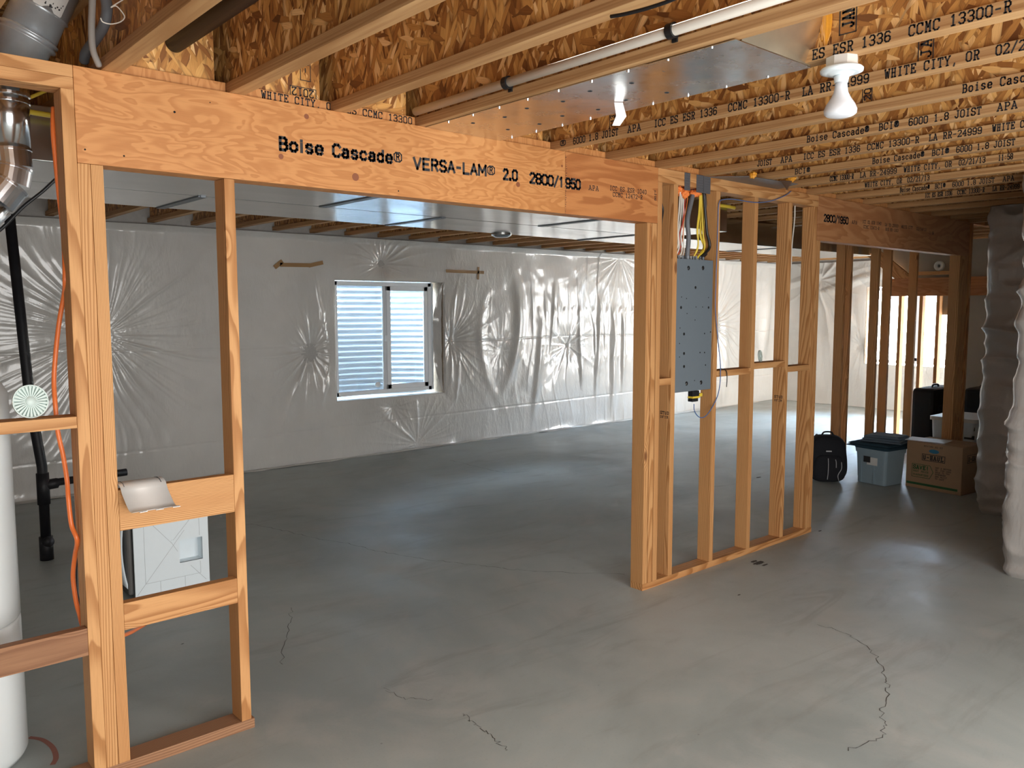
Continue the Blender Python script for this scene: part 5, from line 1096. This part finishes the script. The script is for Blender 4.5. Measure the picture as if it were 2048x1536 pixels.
# ribs and sticker on the side toward the opening (local -x or -y whichever faces camera)
inv = tt.rotation_euler.to_matrix().inverted(); cdir = inv @ (CAM-tt.location); fy = -1 if cdir.y < 0 else 1; fx = -1 if cdir.x < 0 else 1
for x in (-.62, .22): MB().box((x*hx-.004, fy*(hy*.955+.004)-.004, .01), (x*hx+.004, fy*(hy*.955+.004)+.012*fy if fy > 0 else fy*(hy*.955+.004)+.004, Hh-.06)).build('side_rib', 'tote', tt)
p = MB().box((-.02, -.001, -.035), (.085, .001, .035)).build('sticker', 'paper', tt); p.location = (-.01, fy*(hy*.99+.012), .215)
p = MB().box((-.03, -.0012, -.02), (.035, .0012, .035)).build('sticker_print', 'ink', tt); p.location = (-.03, fy*(hy*.99+.014), .22)
def cloth(name, cx_, cy_, w_, d_, z, rot, mat, label, layers=3, parent_m=tt, seed=0):
    r = thing(name, parent_m.location+parent_m.rotation_euler.to_matrix() @ Vector((cx_, cy_, z)), label, 'cloth'); r.rotation_euler = (0, 0, parent_m.rotation_euler.z+rot)
    for L_ in range(layers):
        n = 26; vs = []; fs = []; k0 = 1-.06*L_
        for s_ in (0, 1):
            for i in range(n+1):
                for k in range(n+1):
                    x = (i/n-.5)*w_*k0; y = (k/n-.5)*d_*k0; e = min(i, n-i, k, n-k)/n
                    zz = L_*.020+s_*.018*min(1, e*14+.1)+.006*mn.noise(Vector((x*12, y*12, seed+L_)))*(1 if s_ else 0)*min(1, e*8)
                    vs.append((x, y, zz))
        N = (n+1)**2
        for i in range(n):
            for k in range(n):
                a = i*(n+1)+k; fs.append((N+a, N+a+n+1, N+a+n+2, N+a+1)); fs.append((a, a+1, a+n+2, a+n+1))
        for i in range(n):
            for (a, b) in ((i*(n+1), (i+1)*(n+1)), (i*(n+1)+n, (i+1)*(n+1)+n), (i, i+1), (n*(n+1)+i, n*(n+1)+i+1)): fs.append((a, b, N+b, N+a))
        MB().add(vs, fs).build('fold', mat, r, smooth=True)
    return r
cloth('folded_tarp', -.02, -.0, .42, .40, Hh+.007, .1, 'clothd', 'dark teal cloth folded flat on the tote lid', 2, seed=3)
cloth('folded_cloth', .03, .03, .36, .30, Hh+.052, .25, 'cloth', 'blue grey cloth folded on top of the teal cloth', 3, seed=8)
# cardboard box
f0 = at(1810.6, 971.4, 'Z', 0); f1 = at(1921.4, 992, 'Z', 0); du = f1-f0; wB = du.length; ang = math.atan2(du.y, du.x)
bx = thing('cardboard_box', (f0+f1)/2, 'printed brown cardboard moving box right of the tote', 'box'); bx.rotation_euler = (0, 0, ang); hw = wB/2; dp_ = .37; hB = at(1815, 880, 'X', f0.x).z
hB = .41
MB().box((-hw, 0, 0), (hw, dp_, hB), .004).build('carton', 'card', bx)
MB().box((-hw+.003, .003, hB), (hw-.003, dp_/2-.004, hB+.004), .001).build('flap', 'card', bx); MB().box((-hw+.003, dp_/2+.004, hB), (hw-.003, dp_-.003, hB+.004), .001).build('flap', 'card', bx)
def btext(s, x, z, h, pitch, mat='ink', wt=.16, nm='printed_text'):
    mb = MB(); stroke_text(mb, s, (x, -.0002, z), (1, 0, 0), (0, 0, 1), h, pitch, wt, (0, -1, 0)); mb.build(nm, mat, bx)
def brect(x0, x1, z0, z1, t, mat, fill=False):
    mb = MB()
    if fill: mb.box((x0, -.0008, z0), (x1, .0002, z1))
    else:
        for a, b, c, d in ((x0, x1, z0, z0+t), (x0, x1, z1-t, z1), (x0, x0+t, z0, z1), (x1-t, x1, z0, z1)): mb.box((a, -.0008, c), (b, .0002, d))
    return mb.build('printed_mark', mat, bx)
brect(-.105, .10, .255, .315, .005, 'ink'); btext('U-HAUL', -.093, .268, .034, .031, 'ink', .24)
mb = MB().tube([(-.005, -.0006, .338), (-.005, .0002, .338)], .001, 6); vs = [(.045*math.cos(2*PI*k/32), -.0006, .345+.018*math.sin(2*PI*k/32)) for k in range(32)]; MB().add(vs, [tuple(range(32))]).build('printed_emblem', 'blueink', bx)
btext('MOVING BOXES', -.09, .378, .012, .014)
mb = MB()
for a, b in (((-.19, .10), (-.19, .215)), ((-.19, .215), (-.03, .215)), ((-.03, .215), (0, .16)), ((0, .16), (-.03, .10)), ((-.03, .10), (-.19, .10))): mb.tube([(a[0], -.0006, a[1]), (b[0], -.0006, b[1])], .0022, 6)
mb.build('printed_tag_outline', 'greenink', bx)
btext('SAVE!', -.178, .172, .032, .029, 'greenink', .24); btext('BEST PRICE', -.178, .145, .014, .0140, 'greenink', .2); btext('GUARANTEED', -.178, .115, .014, .0140, 'greenink', .2)
for k, s in enumerate(['GET A BETTER', 'BOX FOR LESS', 'SOLD TO YOU', 'STRONGER', 'AND BUILT', 'TO LAST']): btext(s, .02, .20-.019*k, .011, .0115, 'ink', .2)
brect(-hw+.008, hw-.03, .030, .050, 0, 'greenink', True)
o = MB().box((-.17, -.11, 0), (.17, .11, .004), .001).build('paper_sheet', 'paper'); o.location = bx.location+Vector((.16, .12, hB+.0045)); o.rotation_euler = (0, 0, ang+.2); tag(o, 'pale sheet lying on top of the cardboard box', 'paper')
# print on the right side of the same box
def srect(y0, y1, z0, z1, t=.004):
    mb = MB()
    for a, b, c, d in ((y0, y1, z0, z0+t), (y0, y1, z1-t, z1), (y0, y0+t, z0, z1), (y1-t, y1, z0, z1)): mb.box((hw-.0002, a, c), (hw+.0008, b, d))
    mb.build('printed_mark', 'ink', bx)
srect(.08, .30, .27, .34); mb = MB(); stroke_text(mb, 'U-HAUL', (hw, .10, .285), (0, 1, 0), (0, 0, 1), .036, .031, .2, (1, 0, 0)); mb.build('printed_text', 'ink', bx)
def suitcase(c, hx_, hy_, hz_, rot, label):
    s_ = thing('suitcase', c, label, 'suitcase'); s_.rotation_euler = (0, 0, rot)
    MB().box((-hx_, -hy_, .03), (hx_, hy_, 2*hz_), .04).build('shell', 'fabric', s_)
    MB().tube([(-hx_+.01, -hy_*.2, .06), (-hx_+.01, -hy_*.2, 2*hz_-.03), (hx_-.01, -hy_*.2, 2*hz_-.03), (hx_-.01, -hy_*.2, .06)], .006, 8).build('zip_line', 'black', s_)
    MB().tube(smooth_path([(-.08, 0, 2*hz_-.005), (-.06, 0, 2*hz_+.025), (.06, 0, 2*hz_+.025), (.08, 0, 2*hz_-.005)], 5), .010, 8).build('top_handle', 'black', s_)
    for x in (-hx_+.05, hx_-.05): MB().tube([(x, -.02, .03), (x, .02, .03)], .03, 16).build('wheel', 'rubber', s_)
    MB().box((-hx_*.75, -hy_-.03, .08), (hx_*.75, -hy_+.01, hz_*1.5), .02).build('front_pocket', 'fabric', s_); return s_
suitcase(Vector((8.80, .80, 0)), .32, .12, at(1870, 770, 'Y', .8).z/2-.01, 0, 'tall black suitcase left of the doubled post')
suitcase(Vector((8.70, .28, 0)), .20, .12, at(1955, 772, 'Y', .3).z/2-.01, 0, 'black suitcase right of the doubled post')
BH = at(1895, 828, 'Y', .3).z/.60; wb = thing('storage_bin', (7.86, .15, 0), 'white bin with a lid behind the doubled post', 'bin'); wb.scale = (1, 1, BH)
frust(MB(), .24, .18, .27, .20, .0, .56).build('bin_body', plain('white_bin', (.62, .66, .68), .5), wb); frust(MB(), .285, .215, .285, .215, .562, .60).build('lid', 'pale', wb)
for k in range(5): MB().box((-.262, -.19+.0*k, .12+.09*k), (-.255, -.10, .16+.09*k), .002).build('side_slot', 'black', wb)
